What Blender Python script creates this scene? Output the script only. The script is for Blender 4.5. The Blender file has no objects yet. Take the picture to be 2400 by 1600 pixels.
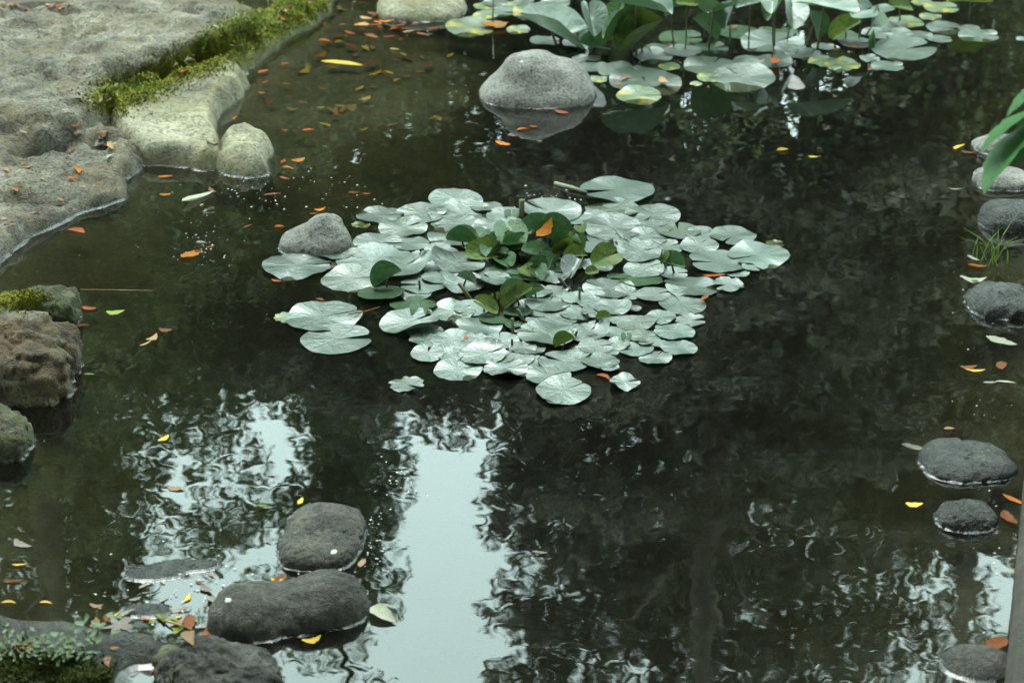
import bpy, math, random
import numpy as np
from mathutils import Vector, Matrix

random.seed(7)
sc = bpy.context.scene
col = sc.collection
R = math.radians

# ------------------------------------------------------------------ camera
CAM_H, PITCH, LENS = 2.6, R(24.5), 75.0
FPX = 2400 * LENS / 36.0
cam = bpy.data.cameras.new('camera')
cam.lens = LENS
cam.sensor_width = 36
cam.clip_start = 0.05
cam.clip_end = 2000
cam.dof.use_dof = True
cam.dof.focus_distance = 6.1
cam.dof.aperture_fstop = 4.5
camo = bpy.data.objects.new('camera', cam)
camo.location = (0, 0, CAM_H)
camo.rotation_euler = (math.pi / 2 - PITCH, 0, 0)
col.objects.link(camo)
sc.camera = camo

# ------------------------------------------------------------------ sky and sun (bright overcast)
SUN_EL, SUN_AZ = R(66), R(-25)          # azimuth from +Y towards +X
w = bpy.data.worlds.new('World')
sc.world = w
w.use_nodes = True
nt = w.node_tree
bg = nt.nodes['Background']
sky = nt.nodes.new('ShaderNodeTexSky')
sky.sky_type = 'NISHITA'
sky.sun_disc = False
sky.sun_elevation = SUN_EL
sky.sun_rotation = SUN_AZ
sky.dust_density = 1.0
hs = nt.nodes.new('ShaderNodeHueSaturation')
hs.inputs['Saturation'].default_value = 0.22
hs.inputs['Value'].default_value = 1.0
nt.links.new(sky.outputs[0], hs.inputs['Color'])
tint = nt.nodes.new('ShaderNodeMixRGB')
tint.blend_type = 'MULTIPLY'
tint.inputs[0].default_value = 1.0
tint.inputs[2].default_value = (0.74, 1.0, 0.94, 1)
nt.links.new(hs.outputs[0], tint.inputs[1])
cloud = nt.nodes.new('ShaderNodeMixRGB')      # even cloud cover over the clear sky
cloud.inputs[0].default_value = 0.8
cloud.inputs[2].default_value = (5.6, 7.4, 7.0, 1)
nt.links.new(tint.outputs[0], cloud.inputs[1])
nt.links.new(cloud.outputs[0], bg.inputs['Color'])
bg.inputs['Strength'].default_value = 0.15

sun = bpy.data.lights.new('sun', 'SUN')
sun.energy = 0.5
sun.angle = R(25)
sun.color = (1.0, 0.97, 0.9)
suno = bpy.data.objects.new('sun', sun)
d = Vector((math.sin(SUN_AZ) * math.cos(SUN_EL), math.cos(SUN_AZ) * math.cos(SUN_EL), math.sin(SUN_EL)))
suno.rotation_euler = d.to_track_quat('Z', 'Y').to_euler()
suno.location = d * 30
col.objects.link(suno)

sc.view_settings.view_transform = 'Standard'
sc.view_settings.look = 'None'
sc.view_settings.exposure = 2.6
sc.view_settings.gamma = 1
sc.view_settings.use_curve_mapping = False
sc.cycles.use_denoising = True
sc.cycles.use_adaptive_sampling = True
sc.cycles.adaptive_threshold = 0.02
sc.cycles.max_bounces = 5
sc.cycles.transmission_bounces = 2
sc.cycles.diffuse_bounces = 2
sc.cycles.glossy_bounces = 2
sc.cycles.transparent_max_bounces = 16
sc.cycles.volume_bounces = 0
sc.cycles.sample_clamp_indirect = 8

# ------------------------------------------------------------------ helpers
fwd = Vector((0, math.cos(PITCH), -math.sin(PITCH)))
upv = Vector((0, math.sin(PITCH), math.cos(PITCH)))

def ray(px, py):
    return fwd + Vector(((px - 1200) / FPX, 0, 0)) + upv * ((800 - py) / FPX)

def P(px, py, z=0.0):
    """point of the place at height z (picture measured at 2400 x 1600)"""
    r = ray(px, py)
    t = (z - CAM_H) / r.z
    return Vector((r.x * t, r.y * t, z))

def scale_at(px, py, z=0.0):
    p = P(px, py, z)
    return (p - Vector((0, 0, CAM_H))).dot(fwd) / FPX

def RF(px, py, Y):
    """point at depth Y which the still water mirrors at that place"""
    r = ray(px, py)
    return Vector((Y * r.x / r.y, Y, -CAM_H - Y * r.z / r.y))

rng = np.random.default_rng(11)

def _hash(ix, iy, iz, s):
    h = (ix * 374761393 + iy * 668265263 + iz * 2147483647 + s * 974711) & 0xFFFFFFFF
    h = ((h ^ (h >> 13)) * 1274126177) & 0xFFFFFFFF
    return ((h ^ (h >> 16)) & 0xFFFF) / 65535.0

def vnoise(p, s=0):
    p = np.asarray(p, dtype=np.float64)
    i = np.floor(p).astype(np.int64)
    f = p - i
    f = f * f * (3 - 2 * f)
    out = 0
    for dx in (0, 1):
        for dy in (0, 1):
            for dz in (0, 1):
                wgt = (f[:, 0] if dx else 1 - f[:, 0]) * (f[:, 1] if dy else 1 - f[:, 1]) * (f[:, 2] if dz else 1 - f[:, 2])
                out = out + wgt * _hash(i[:, 0] + dx, i[:, 1] + dy, i[:, 2] + dz, s)
    return out - 0.5

def fbm(p, octv=4, s=0, gain=0.5, ridge=False):
    p = np.asarray(p, dtype=np.float64)
    a, t = 1.0, 0
    for k in range(octv):
        n = vnoise(p * (2.03 ** k) + 17.3 * k, s + k)
        if ridge:
            n = 0.25 - np.abs(n)
        t = t + a * n
        a *= gain
    return t

def make_mesh(name, verts, faces, smooth=True):
    me = bpy.data.meshes.new(name)
    verts = np.asarray(verts, dtype=np.float64)
    if isinstance(faces, np.ndarray):
        nf, k = faces.shape
        me.vertices.add(len(verts))
        me.vertices.foreach_set('co', verts.astype(np.float32).ravel())
        me.loops.add(nf * k)
        me.loops.foreach_set('vertex_index', faces.astype(np.int32).ravel())
        me.polygons.add(nf)
        me.polygons.foreach_set('loop_start', np.arange(0, nf * k, k, dtype=np.int32))
        me.polygons.foreach_set('loop_total', np.full(nf, k, dtype=np.int32))
        me.update(calc_edges=True)
    else:
        me.from_pydata([tuple(v) for v in verts], [], faces)
        me.update()
    me.polygons.foreach_set('use_smooth', np.full(len(me.polygons), smooth, dtype=bool))
    me.validate()
    return me

WORLD = {}

def link(name, me, mat=None, world=None, parent=None):
    o = bpy.data.objects.new(name, me)
    col.objects.link(o)
    world = world or Matrix.Identity(4)
    o.matrix_basis = world
    WORLD[o.name] = world.copy()
    if parent is not None:
        o.parent = parent
        o.matrix_parent_inverse = WORLD[parent.name].inverted()
    if mat is not None and me is not None:
        if len(me.materials) == 0:
            me.materials.append(mat)
        elif me.materials[0] != mat:
            o.material_slots[0].link = 'OBJECT'
            o.material_slots[0].material = mat
    return o

def empty(name, loc, label, cat, group=None):
    o = link(name, None, world=Matrix.Translation(loc))
    o.empty_display_size = 0.05
    return tag(o, label, cat, group)

def tag(o, label=None, cat=None, group=None, kind=None):
    if label: o['label'] = label
    if cat: o['category'] = cat
    if group: o['group'] = group
    if kind: o['kind'] = kind
    return o

def tube(points, radii, n=7, cap=True):
    vs, fs = [], []
    m = len(points)
    for i, p in enumerate(points):
        p = Vector(p)
        a = Vector(points[max(0, i - 1)])
        b = Vector(points[min(m - 1, i + 1)])
        t = (b - a).normalized()
        u = t.cross(Vector((0.31, 0.95, 0.1))).normalized()
        v = t.cross(u)
        for k in range(n):
            an = 2 * math.pi * k / n
            vs.append(p + (u * math.cos(an) + v * math.sin(an)) * radii[i])
    for i in range(m - 1):
        for k in range(n):
            fs.append((i * n + k, i * n + (k + 1) % n, (i + 1) * n + (k + 1) % n, (i + 1) * n + k))
    if cap:
        fs.append(tuple(range(n - 1, -1, -1)))
        fs.append(tuple(range((m - 1) * n, m * n)))
    return vs, fs

# ------------------------------------------------------------------ materials
def new_mat(name):
    m = bpy.data.materials.new(name)
    m.use_nodes = True
    t = m.node_tree
    t.nodes.clear()
    out = t.nodes.new('ShaderNodeOutputMaterial')
    return m, t, out

def node(t, kind, **kw):
    n = t.nodes.new(kind)
    for k, v in kw.items():
        if k in ('operation', 'blend_type', 'noise_dimensions', 'feature', 'distance', 'data_type', 'vector_type'):
            setattr(n, k, v)
        else:
            n.inputs[k.replace('_', ' ')].default_value = v
    return n

def ramp(t, src, stops):
    r = t.nodes.new('ShaderNodeValToRGB')
    e = r.color_ramp.elements
    while len(e) < len(stops):
        e.new(0.5)
    for k, (p, c) in enumerate(stops):
        e[k].position = p
        e[k].color = (*c, 1) if len(c) == 3 else c
    t.links.new(src, r.inputs[0])
    return r

def coords(t, kind='Object'):
    return t.nodes.new('ShaderNodeTexCoord').outputs[kind]

def geo_pos(t):
    return t.nodes.new('ShaderNodeNewGeometry').outputs['Position']

def noise_tex(t, vec, scale, detail=4, rough=0.55, dist=0.0):
    n = node(t, 'ShaderNodeTexNoise', Scale=scale, Detail=detail, Roughness=rough, Distortion=dist)
    t.links.new(vec, n.inputs['Vector'])
    return n

def mixrgb(t, fac, a, b, blend='MIX'):
    m = node(t, 'ShaderNodeMixRGB', blend_type=blend)
    for s, v in ((0, fac), (1, a), (2, b)):
        if isinstance(v, bpy.types.NodeSocket):
            t.links.new(v, m.inputs[s])
        elif s == 0:
            m.inputs[0].default_value = v
        else:
            m.inputs[s].default_value = (*v, 1)
    return m.outputs[0]

def math_node(t, op, a, b=None):
    m = node(t, 'ShaderNodeMath', operation=op)
    for s, v in ((0, a), (1, b)):
        if v is None: continue
        if isinstance(v, bpy.types.NodeSocket): t.links.new(v, m.inputs[s])
        else: m.inputs[s].default_value = v
    return m.outputs[0]

def rock_mat(name, dark, mid, light, accent=None, accent_amt=0.35, sc1=5.0, rough=0.8, bump=0.5, crack=0.35, bd=0.02, speck=0.40):
    m, t, out = new_mat(name)
    v = geo_pos(t)
    n1 = noise_tex(t, v, sc1, 8, 0.65, 0.3)
    base = ramp(t, n1.outputs[0], [(0.32, dark), (0.48, mid), (0.66, light)]).outputs[0]
    n2 = noise_tex(t, v, sc1 * 14, 5, 0.7)
    sp = ramp(t, n2.outputs[0], [(0.34, (speck, speck * 0.97, speck * 0.92)), (0.48, (1, 1, 1)), (0.68, (1.4, 1.4, 1.4))]).outputs[0]
    n6 = noise_tex(t, v, sc1 * 0.33, 4, 0.6, 0.8)
    sp = mixrgb(t, 1.0, sp, ramp(t, n6.outputs[0], [(0.34, (0.62, 0.60, 0.55)), (0.5, (1, 1, 1)), (0.66, (1.28, 1.26, 1.16))]).outputs[0], 'MULTIPLY')
    base = mixrgb(t, 1.0, base, sp, 'MULTIPLY')
    if accent:
        n3 = noise_tex(t, v, sc1 * 0.8, 5, 0.6, 0.6)
        f = ramp(t, n3.outputs[0], [(0.62 - accent_amt * 0.5, (0, 0, 0)), (0.75 - accent_amt * 0.3, (1, 1, 1))]).outputs[0]
        f = math_node(t, 'MULTIPLY', f, 0.75)
        base = mixrgb(t, f, base, accent)
    # thin dark pits and cracks of the stone itself
    n4 = noise_tex(t, v, sc1 * 2.3, 3, 0.6, 1.2)
    a = math_node(t, 'ABSOLUTE', math_node(t, 'SUBTRACT', n4.outputs[0], 0.5))
    cr = ramp(t, a, [(0.0, (0.35, 0.33, 0.3)), (0.035, (1, 1, 1))]).outputs[0]
    n5 = noise_tex(t, v, sc1 * 0.9, 2)
    cf = ramp(t, n5.outputs[0], [(0.5, (0, 0, 0)), (0.62, (1, 1, 1))]).outputs[0]
    base = mixrgb(t, math_node(t, 'MULTIPLY', cf, crack), base, mixrgb(t, 1.0, base, cr, 'MULTIPLY'))
    b = node(t, 'ShaderNodeBsdfPrincipled', Roughness=rough)
    t.links.new(base, b.inputs['Base Color'])
    hgt = math_node(t, 'ADD', math_node(t, 'MULTIPLY', n1.outputs[0], 1.0), math_node(t, 'MULTIPLY', n2.outputs[0], 0.35))
    hgt = math_node(t, 'ADD', hgt, math_node(t, 'MULTIPLY', cr, 0.25 * crack))
    bp = node(t, 'ShaderNodeBump', Strength=bump, Distance=bd)
    t.links.new(hgt, bp.inputs['Height'])
    t.links.new(bp.outputs[0], b.inputs['Normal'])
    t.links.new(b.outputs[0], out.inputs[0])
    return m

def simple_mat(name, c1, c2, scale=20, rough=0.6, spec=0.5, trans=0.0, bump=0.0, obj_random=0.0, spots=None):
    m, t, out = new_mat(name)
    v = coords(t)
    n1 = noise_tex(t, v, scale, 4, 0.6)
    base = ramp(t, n1.outputs[0], [(0.35, c1), (0.65, c2)]).outputs[0]
    if spots:
        ns = noise_tex(t, v, scale * 4.5, 2, 0.5)
        f = ramp(t, ns.outputs[0], [(0.60, (0, 0, 0)), (0.66, (1, 1, 1))]).outputs[0]
        base = mixrgb(t, f, base, spots)
    if obj_random:
        oi = t.nodes.new('ShaderNodeObjectInfo')
        h = node(t, 'ShaderNodeHueSaturation')
        mr = node(t, 'ShaderNodeMapRange')
        mr.inputs['To Min'].default_value = 1 - obj_random
        mr.inputs['To Max'].default_value = 1 + obj_random
        t.links.new(oi.outputs['Random'], mr.inputs['Value'])
        t.links.new(mr.outputs[0], h.inputs['Value'])
        t.links.new(base, h.inputs['Color'])
        base = h.outputs[0]
    b = node(t, 'ShaderNodeBsdfPrincipled', Roughness=rough)
    b.inputs['Specular IOR Level'].default_value = spec
    t.links.new(base, b.inputs['Base Color'])
    if bump:
        bp = node(t, 'ShaderNodeBump', Strength=bump, Distance=0.004)
        t.links.new(n1.outputs[0], bp.inputs['Height'])
        t.links.new(bp.outputs[0], b.inputs['Normal'])
    sh = b.outputs[0]
    if trans:
        tr = node(t, 'ShaderNodeBsdfTranslucent')
        t.links.new(base, tr.inputs['Color'])
        mx = node(t, 'ShaderNodeMixShader', Fac=trans)
        t.links.new(sh, mx.inputs[1]); t.links.new(tr.outputs[0], mx.inputs[2])
        sh = mx.outputs[0]
    t.links.new(sh, out.inputs[0])
    return m

def pad_mat(name, c1, c2, rough=0.3, patch=None, spec=0.9, vein=0.5, spots=None, trans=0.1, coat=0.0):
    """waxy floating leaf: radial veins, fine dimples"""
    m, t, out = new_mat(name)
    v = coords(t)
    n1 = noise_tex(t, v, 2.2, 5, 0.6)
    base = ramp(t, n1.outputs[0], [(0.35, c1), (0.65, c2)]).outputs[0]
    if patch:
        n3 = noise_tex(t, v, 1.1, 3, 0.6, 0.4)
        f = ramp(t, n3.outputs[0], [(0.52, (0, 0, 0)), (0.66, (1, 1, 1))]).outputs[0]
        base = mixrgb(t, f, base, patch)
    if spots:
        ns = noise_tex(t, v, 11, 2, 0.5)
        f = ramp(t, ns.outputs[0], [(0.62, (0, 0, 0)), (0.66, (1, 1, 1))]).outputs[0]
        base = mixrgb(t, f, base, spots)
    oi = t.nodes.new('ShaderNodeObjectInfo')
    h = node(t, 'ShaderNodeHueSaturation')
    mr = node(t, 'ShaderNodeMapRange'); mr.inputs['To Min'].default_value = 0.8; mr.inputs['To Max'].default_value = 1.25
    t.links.new(oi.outputs['Random'], mr.inputs['Value']); t.links.new(mr.outputs[0], h.inputs['Value'])
    t.links.new(base, h.inputs['Color'])
    sep = t.nodes.new('ShaderNodeSeparateXYZ'); t.links.new(v, sep.inputs[0])
    ang = math_node(t, 'ARCTAN2', sep.outputs[1], sep.outputs[0])
    r = math_node(t, 'SQRT', math_node(t, 'ADD', math_node(t, 'MULTIPLY', sep.outputs[0], sep.outputs[0]), math_node(t, 'MULTIPLY', sep.outputs[1], sep.outputs[1])))
    nd = noise_tex(t, v, 1.6, 2)
    ang2 = math_node(t, 'ADD', ang, math_node(t, 'MULTIPLY', nd.outputs[0], 0.6))
    wv = math_node(t, 'POWER', math_node(t, 'ABSOLUTE', math_node(t, 'SINE', math_node(t, 'MULTIPLY', ang2, 8.0))), 0.5)
    n2 = noise_tex(t, v, 5.0, 4, 0.6, 0.5)
    hg = math_node(t, 'ADD', math_node(t, 'MULTIPLY', math_node(t, 'MULTIPLY', wv, r), 0.5 * vein), math_node(t, 'MULTIPLY', n2.outputs[0], 0.8))
    bp = node(t, 'ShaderNodeBump', Strength=0.42, Distance=0.0075)
    t.links.new(hg, bp.inputs['Height'])
    b = node(t, 'ShaderNodeBsdfPrincipled', Roughness=rough)
    b.inputs['Specular IOR Level'].default_value = spec
    b.inputs['Coat Weight'].default_value = coat
    b.inputs['Coat Roughness'].default_value = 0.32
    t.links.new(bp.outputs[0], b.inputs['Coat Normal'])
    t.links.new(h.outputs[0], b.inputs['Base Color'])
    t.links.new(bp.outputs[0], b.inputs['Normal'])
    sh = b.outputs[0]
    if trans:
        tr = node(t, 'ShaderNodeBsdfTranslucent')
        t.links.new(h.outputs[0], tr.inputs['Color'])
        mx = node(t, 'ShaderNodeMixShader', Fac=trans)
        t.links.new(sh, mx.inputs[1]); t.links.new(tr.outputs[0], mx.inputs[2])
        sh = mx.outputs[0]
    t.links.new(sh, out.inputs[0])
    return m

WATER_IOR = 1.62

def water_mat():
    m, t, out = new_mat('pond_water')
    v = geo_pos(t)
    def slopes(scale, amp, detail, stretch=(1, 1, 1)):
        mp = t.nodes.new('ShaderNodeMapping')
        mp.inputs['Scale'].default_value = stretch
        t.links.new(v, mp.inputs[0])
        n = noise_tex(t, mp.outputs[0], scale, detail, 0.5, 0.25)
        s = node(t, 'ShaderNodeVectorMath', operation='SUBTRACT')
        t.links.new(n.outputs['Color'], s.inputs[0]); s.inputs[1].default_value = (0.5, 0.5, 0.5)
        q = node(t, 'ShaderNodeVectorMath', operation='SCALE')
        t.links.new(s.outputs[0], q.inputs[0]); q.inputs['Scale'].default_value = amp
        return q.outputs[0]
    a = slopes(12.0, 0.0115, 0.8)
    b_ = slopes(2.6, 0.004, 0.5)
    c = slopes(28.0, 0.007, 0.0)
    # calmer and livelier stretches of the surface
    s1 = node(t, 'ShaderNodeVectorMath', operation='ADD'); t.links.new(a, s1.inputs[0]); t.links.new(b_, s1.inputs[1])
    s2 = node(t, 'ShaderNodeVectorMath', operation='ADD'); t.links.new(s1.outputs[0], s2.inputs[0]); t.links.new(c, s2.inputs[1])
    flat = node(t, 'ShaderNodeVectorMath', operation='MULTIPLY'); flat.inputs[1].default_value = (1, 1, 0)
    t.links.new(s2.outputs[0], flat.inputs[0])
    g = t.nodes.new('ShaderNodeNewGeometry')
    ad = node(t, 'ShaderNodeVectorMath', operation='ADD')
    t.links.new(flat.outputs[0], ad.inputs[0]); t.links.new(g.outputs['Normal'], ad.inputs[1])
    nm = node(t, 'ShaderNodeVectorMath', operation='NORMALIZE'); t.links.new(ad.outputs[0], nm.inputs[0])
    fr = node(t, 'ShaderNodeFresnel', IOR=WATER_IOR); t.links.new(nm.outputs[0], fr.inputs['Normal'])
    gl = node(t, 'ShaderNodeBsdfGlossy', Roughness=0.01); t.links.new(nm.outputs[0], gl.inputs['Normal'])
    gl.inputs['Color'].default_value = (1, 1, 1, 1)
    tr = node(t, 'ShaderNodeBsdfTransparent'); tr.inputs['Color'].default_value = (0.72, 0.73, 0.64, 1)
    df = node(t, 'ShaderNodeBsdfDiffuse'); df.inputs['Color'].default_value = (0.085, 0.083, 0.062, 1)   # silt in suspension
    silt = node(t, 'ShaderNodeMixShader', Fac=0.04)
    t.links.new(tr.outputs[0], silt.inputs[1]); t.links.new(df.outputs[0], silt.inputs[2])
    mx = node(t, 'ShaderNodeMixShader')
    t.links.new(fr.outputs[0], mx.inputs[0]); t.links.new(silt.outputs[0], mx.inputs[1]); t.links.new(gl.outputs[0], mx.inputs[2])
    t.links.new(mx.outputs[0], out.inputs['Surface'])
    va = node(t, 'ShaderNodeVolumeAbsorption', Density=8.0); va.inputs['Color'].default_value = (0.58, 0.60, 0.42, 1)
    t.links.new(va.outputs[0], out.inputs['Volume'])
    return m

def wet_mat():
    m, t, out = new_mat('wet_waterline')
    gl = node(t, 'ShaderNodeBsdfGlossy', Roughness=0.22)
    tr = node(t, 'ShaderNodeBsdfTransparent')
    fr = node(t, 'ShaderNodeFresnel', IOR=1.55)
    mx = node(t, 'ShaderNodeMixShader')
    t.links.new(fr.outputs[0], mx.inputs[0]); t.links.new(tr.outputs[0], mx.inputs[1]); t.links.new(gl.outputs[0], mx.inputs[2])
    t.links.new(mx.outputs[0], out.inputs['Surface'])
    return m

def foliage_mat(name, c1, c2, c3, rough=0.4, trans=0.3, scale=0.9):
    m, t, out = new_mat(name)
    v = geo_pos(t)
    n1 = noise_tex(t, v, scale, 3, 0.6)
    n2 = noise_tex(t, v, 16, 1, 0.5)
    s = math_node(t, 'ADD', math_node(t, 'MULTIPLY', n1.outputs[0], 0.5), math_node(t, 'MULTIPLY', n2.outputs[0], 0.5))
    base = ramp(t, s, [(0.36, c1), (0.5, c2), (0.64, c3)]).outputs[0]
    b = node(t, 'ShaderNodeBsdfPrincipled', Roughness=rough)
    t.links.new(base, b.inputs['Base Color'])
    tr = node(t, 'ShaderNodeBsdfTranslucent'); t.links.new(base, tr.inputs['Color'])
    mx = node(t, 'ShaderNodeMixShader', Fac=trans)
    t.links.new(b.outputs[0], mx.inputs[1]); t.links.new(tr.outputs[0], mx.inputs[2])
    t.links.new(mx.outputs[0], out.inputs[0])
    return m

M = {}
M['water'] = water_mat()
M['wet'] = wet_mat()
M['slab'] = rock_mat('sandstone', (0.045, 0.038, 0.026), (0.15, 0.135, 0.102), (0.26, 0.24, 0.195), (0.15, 0.115, 0.06), 0.28, 7.0, 0.85, 1.0, 1.0, 0.035, speck=0.22)
M['slab_pale'] = rock_mat('pale_sandstone', (0.08, 0.072, 0.045), (0.18, 0.168, 0.115), (0.26, 0.245, 0.185), (0.15, 0.13, 0.05), 0.3, 5.0, 0.85, 0.9, 0.9, speck=0.32)
M['grey_rock'] = rock_mat('grey_river_rock', (0.10, 0.095, 0.08), (0.165, 0.158, 0.14), (0.235, 0.228, 0.205), None, 0, 7.0, 0.75, 0.8, 0.9, 0.02, speck=0.3)
M['dark_rock'] = rock_mat('dark_basalt', (0.011, 0.0105, 0.008), (0.036, 0.034, 0.027), (0.088, 0.083, 0.068), (0.04, 0.045, 0.016), 0.14, 9.0, 0.75, 1.0, 0.9, 0.02, speck=0.25)
M['tan_rock'] = rock_mat('tan_weathered_rock', (0.022, 0.019, 0.011), (0.10, 0.086, 0.05), (0.21, 0.18, 0.115), (0.12, 0.06, 0.018), 0.4, 8.0, 0.85, 1.0, 1.0, 0.03, speck=0.25)
M['tan_dark'] = rock_mat('dark_tan_rock', (0.03, 0.028, 0.016), (0.08, 0.072, 0.042), (0.15, 0.13, 0.085), (0.04, 0.055, 0.012), 0.35, 8.0, 0.9, 1.0, 0.9)
M['moss_rock'] = rock_mat('mossy_rock', (0.025, 0.03, 0.014), (0.06, 0.065, 0.03), (0.15, 0.15, 0.09), (0.045, 0.065, 0.010), 0.35, 8.0, 0.9, 1.0, 0.6)
M['wet_rock'] = rock_mat('wet_dark_rock', (0.018, 0.018, 0.017), (0.035, 0.035, 0.032), (0.065, 0.065, 0.058), None, 0, 11.0, 0.24, 1.0, 0.5)
M['mud'] = rock_mat('pond_mud', (0.018, 0.015, 0.010), (0.042, 0.034, 0.019), (0.085, 0.065, 0.032), (0.055, 0.05, 0.02), 0.35, 5.0, 0.7, 0.8, 0.4)
M['moss_ground'] = rock_mat('mossy_earth', (0.04, 0.038, 0.016), (0.09, 0.095, 0.024), (0.17, 0.17, 0.045), (0.06, 0.045, 0.025), 0.25, 9.0, 0.95, 1.0, 0.4)
M['mud_wet'] = rock_mat('wet_mud', (0.008, 0.007, 0.005), (0.02, 0.018, 0.013), (0.045, 0.04, 0.03), (0.02, 0.026, 0.009), 0.3, 9.0, 0.4, 1.0, 0.6)
M['kerb'] = rock_mat('worn_concrete', (0.02, 0.017, 0.012), (0.04, 0.034, 0.026), (0.06, 0.053, 0.042), (0.02, 0.024, 0.008), 0.2, 9.0, 0.85, 0.5, 0.4)
M['wall'] = rock_mat('brown_wall_stone', (0.16, 0.105, 0.065), (0.27, 0.18, 0.12), (0.36, 0.26, 0.18), None, 0, 3.0, 0.9, 0.5, 0.3)
M['bark'] = rock_mat('tree_bark', (0.035, 0.03, 0.022), (0.07, 0.06, 0.045), (0.13, 0.115, 0.09), None, 0, 4.0, 0.9, 1.0, 0.4)
M['pad'] = pad_mat('lily_pad_green', (0.028, 0.05, 0.032), (0.05, 0.075, 0.05), 0.36, spec=1.0, coat=0.7)
M['pad_b'] = pad_mat('lily_pad_blue_green', (0.032, 0.062, 0.045), (0.055, 0.09, 0.065), 0.42, spec=1.0, coat=0.7)
M['pad_worn'] = pad_mat('lily_pad_worn', (0.035, 0.055, 0.032), (0.06, 0.085, 0.05), 0.36, spec=0.9, coat=0.5, spots=(0.05, 0.04, 0.015))
M['pad_dark'] = pad_mat('lily_pad_dark_green', (0.018, 0.045, 0.018), (0.035, 0.07, 0.026), 0.36, spec=0.35)
M['pad_yellow'] = pad_mat('lily_pad_yellowing', (0.06, 0.10, 0.045), (0.10, 0.14, 0.06), 0.36, patch=(0.36, 0.26, 0.02))
M['leaf_spot'] = pad_mat('young_leaf_spotted', (0.04, 0.085, 0.012), (0.11, 0.145, 0.02), 0.4, spots=(0.012, 0.015, 0.004), trans=0.25, spec=0.35)
M['leaf_up'] = pad_mat('raised_leaf_green', (0.025, 0.07, 0.02), (0.05, 0.11, 0.03), 0.33, spots=(0.01, 0.02, 0.006), trans=0.2, spec=0.4)
M['leaf_far'] = pad_mat('raised_leaf_bright', (0.05, 0.10, 0.055), (0.085, 0.14, 0.08), 0.4, trans=0.2, coat=1.0)
M['stalk'] = simple_mat('leaf_stalk', (0.045, 0.05, 0.012), (0.11, 0.10, 0.03), 60, 0.5, spots=(0.02, 0.018, 0.008))
M['stalk_dark'] = simple_mat('leaf_stalk_dark', (0.018, 0.02, 0.008), (0.04, 0.04, 0.015), 60, 0.5)
M['rhizome'] = simple_mat('rhizome', (0.03, 0.025, 0.012), (0.06, 0.05, 0.02), 20, 0.8)
for nm, a, b_ in (('orange', (0.28, 0.075, 0.006), (0.45, 0.16, 0.012)), ('rust', (0.09, 0.028, 0.008), (0.20, 0.06, 0.014)),
                  ('red', (0.24, 0.045, 0.010), (0.36, 0.09, 0.018)), ('yellow', (0.50, 0.30, 0.025), (0.55, 0.40, 0.08)),
                  ('pale', (0.24, 0.26, 0.18), (0.36, 0.36, 0.28)), ('green', (0.10, 0.17, 0.02), (0.22, 0.25, 0.04)),
                  ('tan', (0.26, 0.14, 0.06), (0.38, 0.25, 0.14)), ('grey', (0.2, 0.17, 0.15), (0.30, 0.26, 0.23))):
    M['dead_' + nm] = simple_mat('fallen_leaf_' + nm, a, b_, 30, 0.6, 0.2, 0.15, 0.3, 0.25)
M['grass'] = simple_mat('bank_grass', (0.07, 0.13, 0.018), (0.18, 0.25, 0.04), 9, 0.55, 0.3, 0.3)
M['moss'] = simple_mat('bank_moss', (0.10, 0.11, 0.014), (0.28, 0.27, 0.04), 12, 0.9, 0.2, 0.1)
M['moss_dark'] = simple_mat('dark_bank_moss', (0.02, 0.03, 0.006), (0.06, 0.07, 0.014), 12, 0.9, 0.2, 0.1)  # darker moss tone for the muddy bank
M['herb'] = simple_mat('herb_leaf', (0.07, 0.12, 0.05), (0.14, 0.20, 0.10), 30, 0.5, 0.4, 0.2)
M['speck'] = simple_mat('floating_petal', (0.3, 0.31, 0.26), (0.5, 0.5, 0.44), 30, 0.5)
M['serrated'] = simple_mat('serrated_leaf', (0.035, 0.12, 0.03), (0.06, 0.17, 0.045), 40, 0.5, 0.25, 0.3, 0.2)
M['twig'] = simple_mat('twig', (0.03, 0.022, 0.014), (0.07, 0.05, 0.03), 40, 0.8)
M['fol_dark'] = foliage_mat('foliage_dark', (0.035, 0.05, 0.024), (0.09, 0.115, 0.055), (0.18, 0.20, 0.11), trans=0.5)
M['fol_mid'] = foliage_mat('foliage_mid', (0.045, 0.065, 0.03), (0.11, 0.145, 0.065), (0.20, 0.235, 0.12), trans=0.5)
M['fol_olive'] = foliage_mat('foliage_olive', (0.04, 0.041, 0.026), (0.13, 0.135, 0.095), (0.27, 0.27, 0.20), trans=0.5, scale=1.6)
M['fol_shade'] = foliage_mat('foliage_shade', (0.02, 0.03, 0.012), (0.035, 0.05, 0.018), (0.06, 0.08, 0.03), trans=0.15)
M['fol_glints'] = foliage_mat('foliage_painted_glints', (0.05, 0.075, 0.03), (0.15, 0.19, 0.085), (0.36, 0.38, 0.26), rough=0.25, trans=0.4)  # glossy leaves; the pale tones are painted in for sky glints

# ------------------------------------------------------------------ ground sheet (pond bed and banks)
def poly_sd(x, y, poly):
    """signed distance, positive inside"""
    n = len(poly)
    dmin = np.full(x.shape, 1e9)
    ins = np.zeros(x.shape, dtype=bool)
    for i in range(n):
        ax, ay = poly[i][0], poly[i][1]
        bx, by = poly[(i + 1) % n][0], poly[(i + 1) % n][1]
        ex, ey = bx - ax, by - ay
        L = ex * ex + ey * ey + 1e-12
        tt = np.clip(((x - ax) * ex + (y - ay) * ey) / L, 0, 1)
        dmin = np.minimum(dmin, np.hypot(x - ax - tt * ex, y - ay - tt * ey))
        c = (ay > y) != (by > y)
        xi = ex * (y - ay) / (ey if abs(ey) > 1e-12 else 1e-12) + ax
        ins ^= c & (x < xi)
    return np.where(ins, dmin, -dmin)

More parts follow.
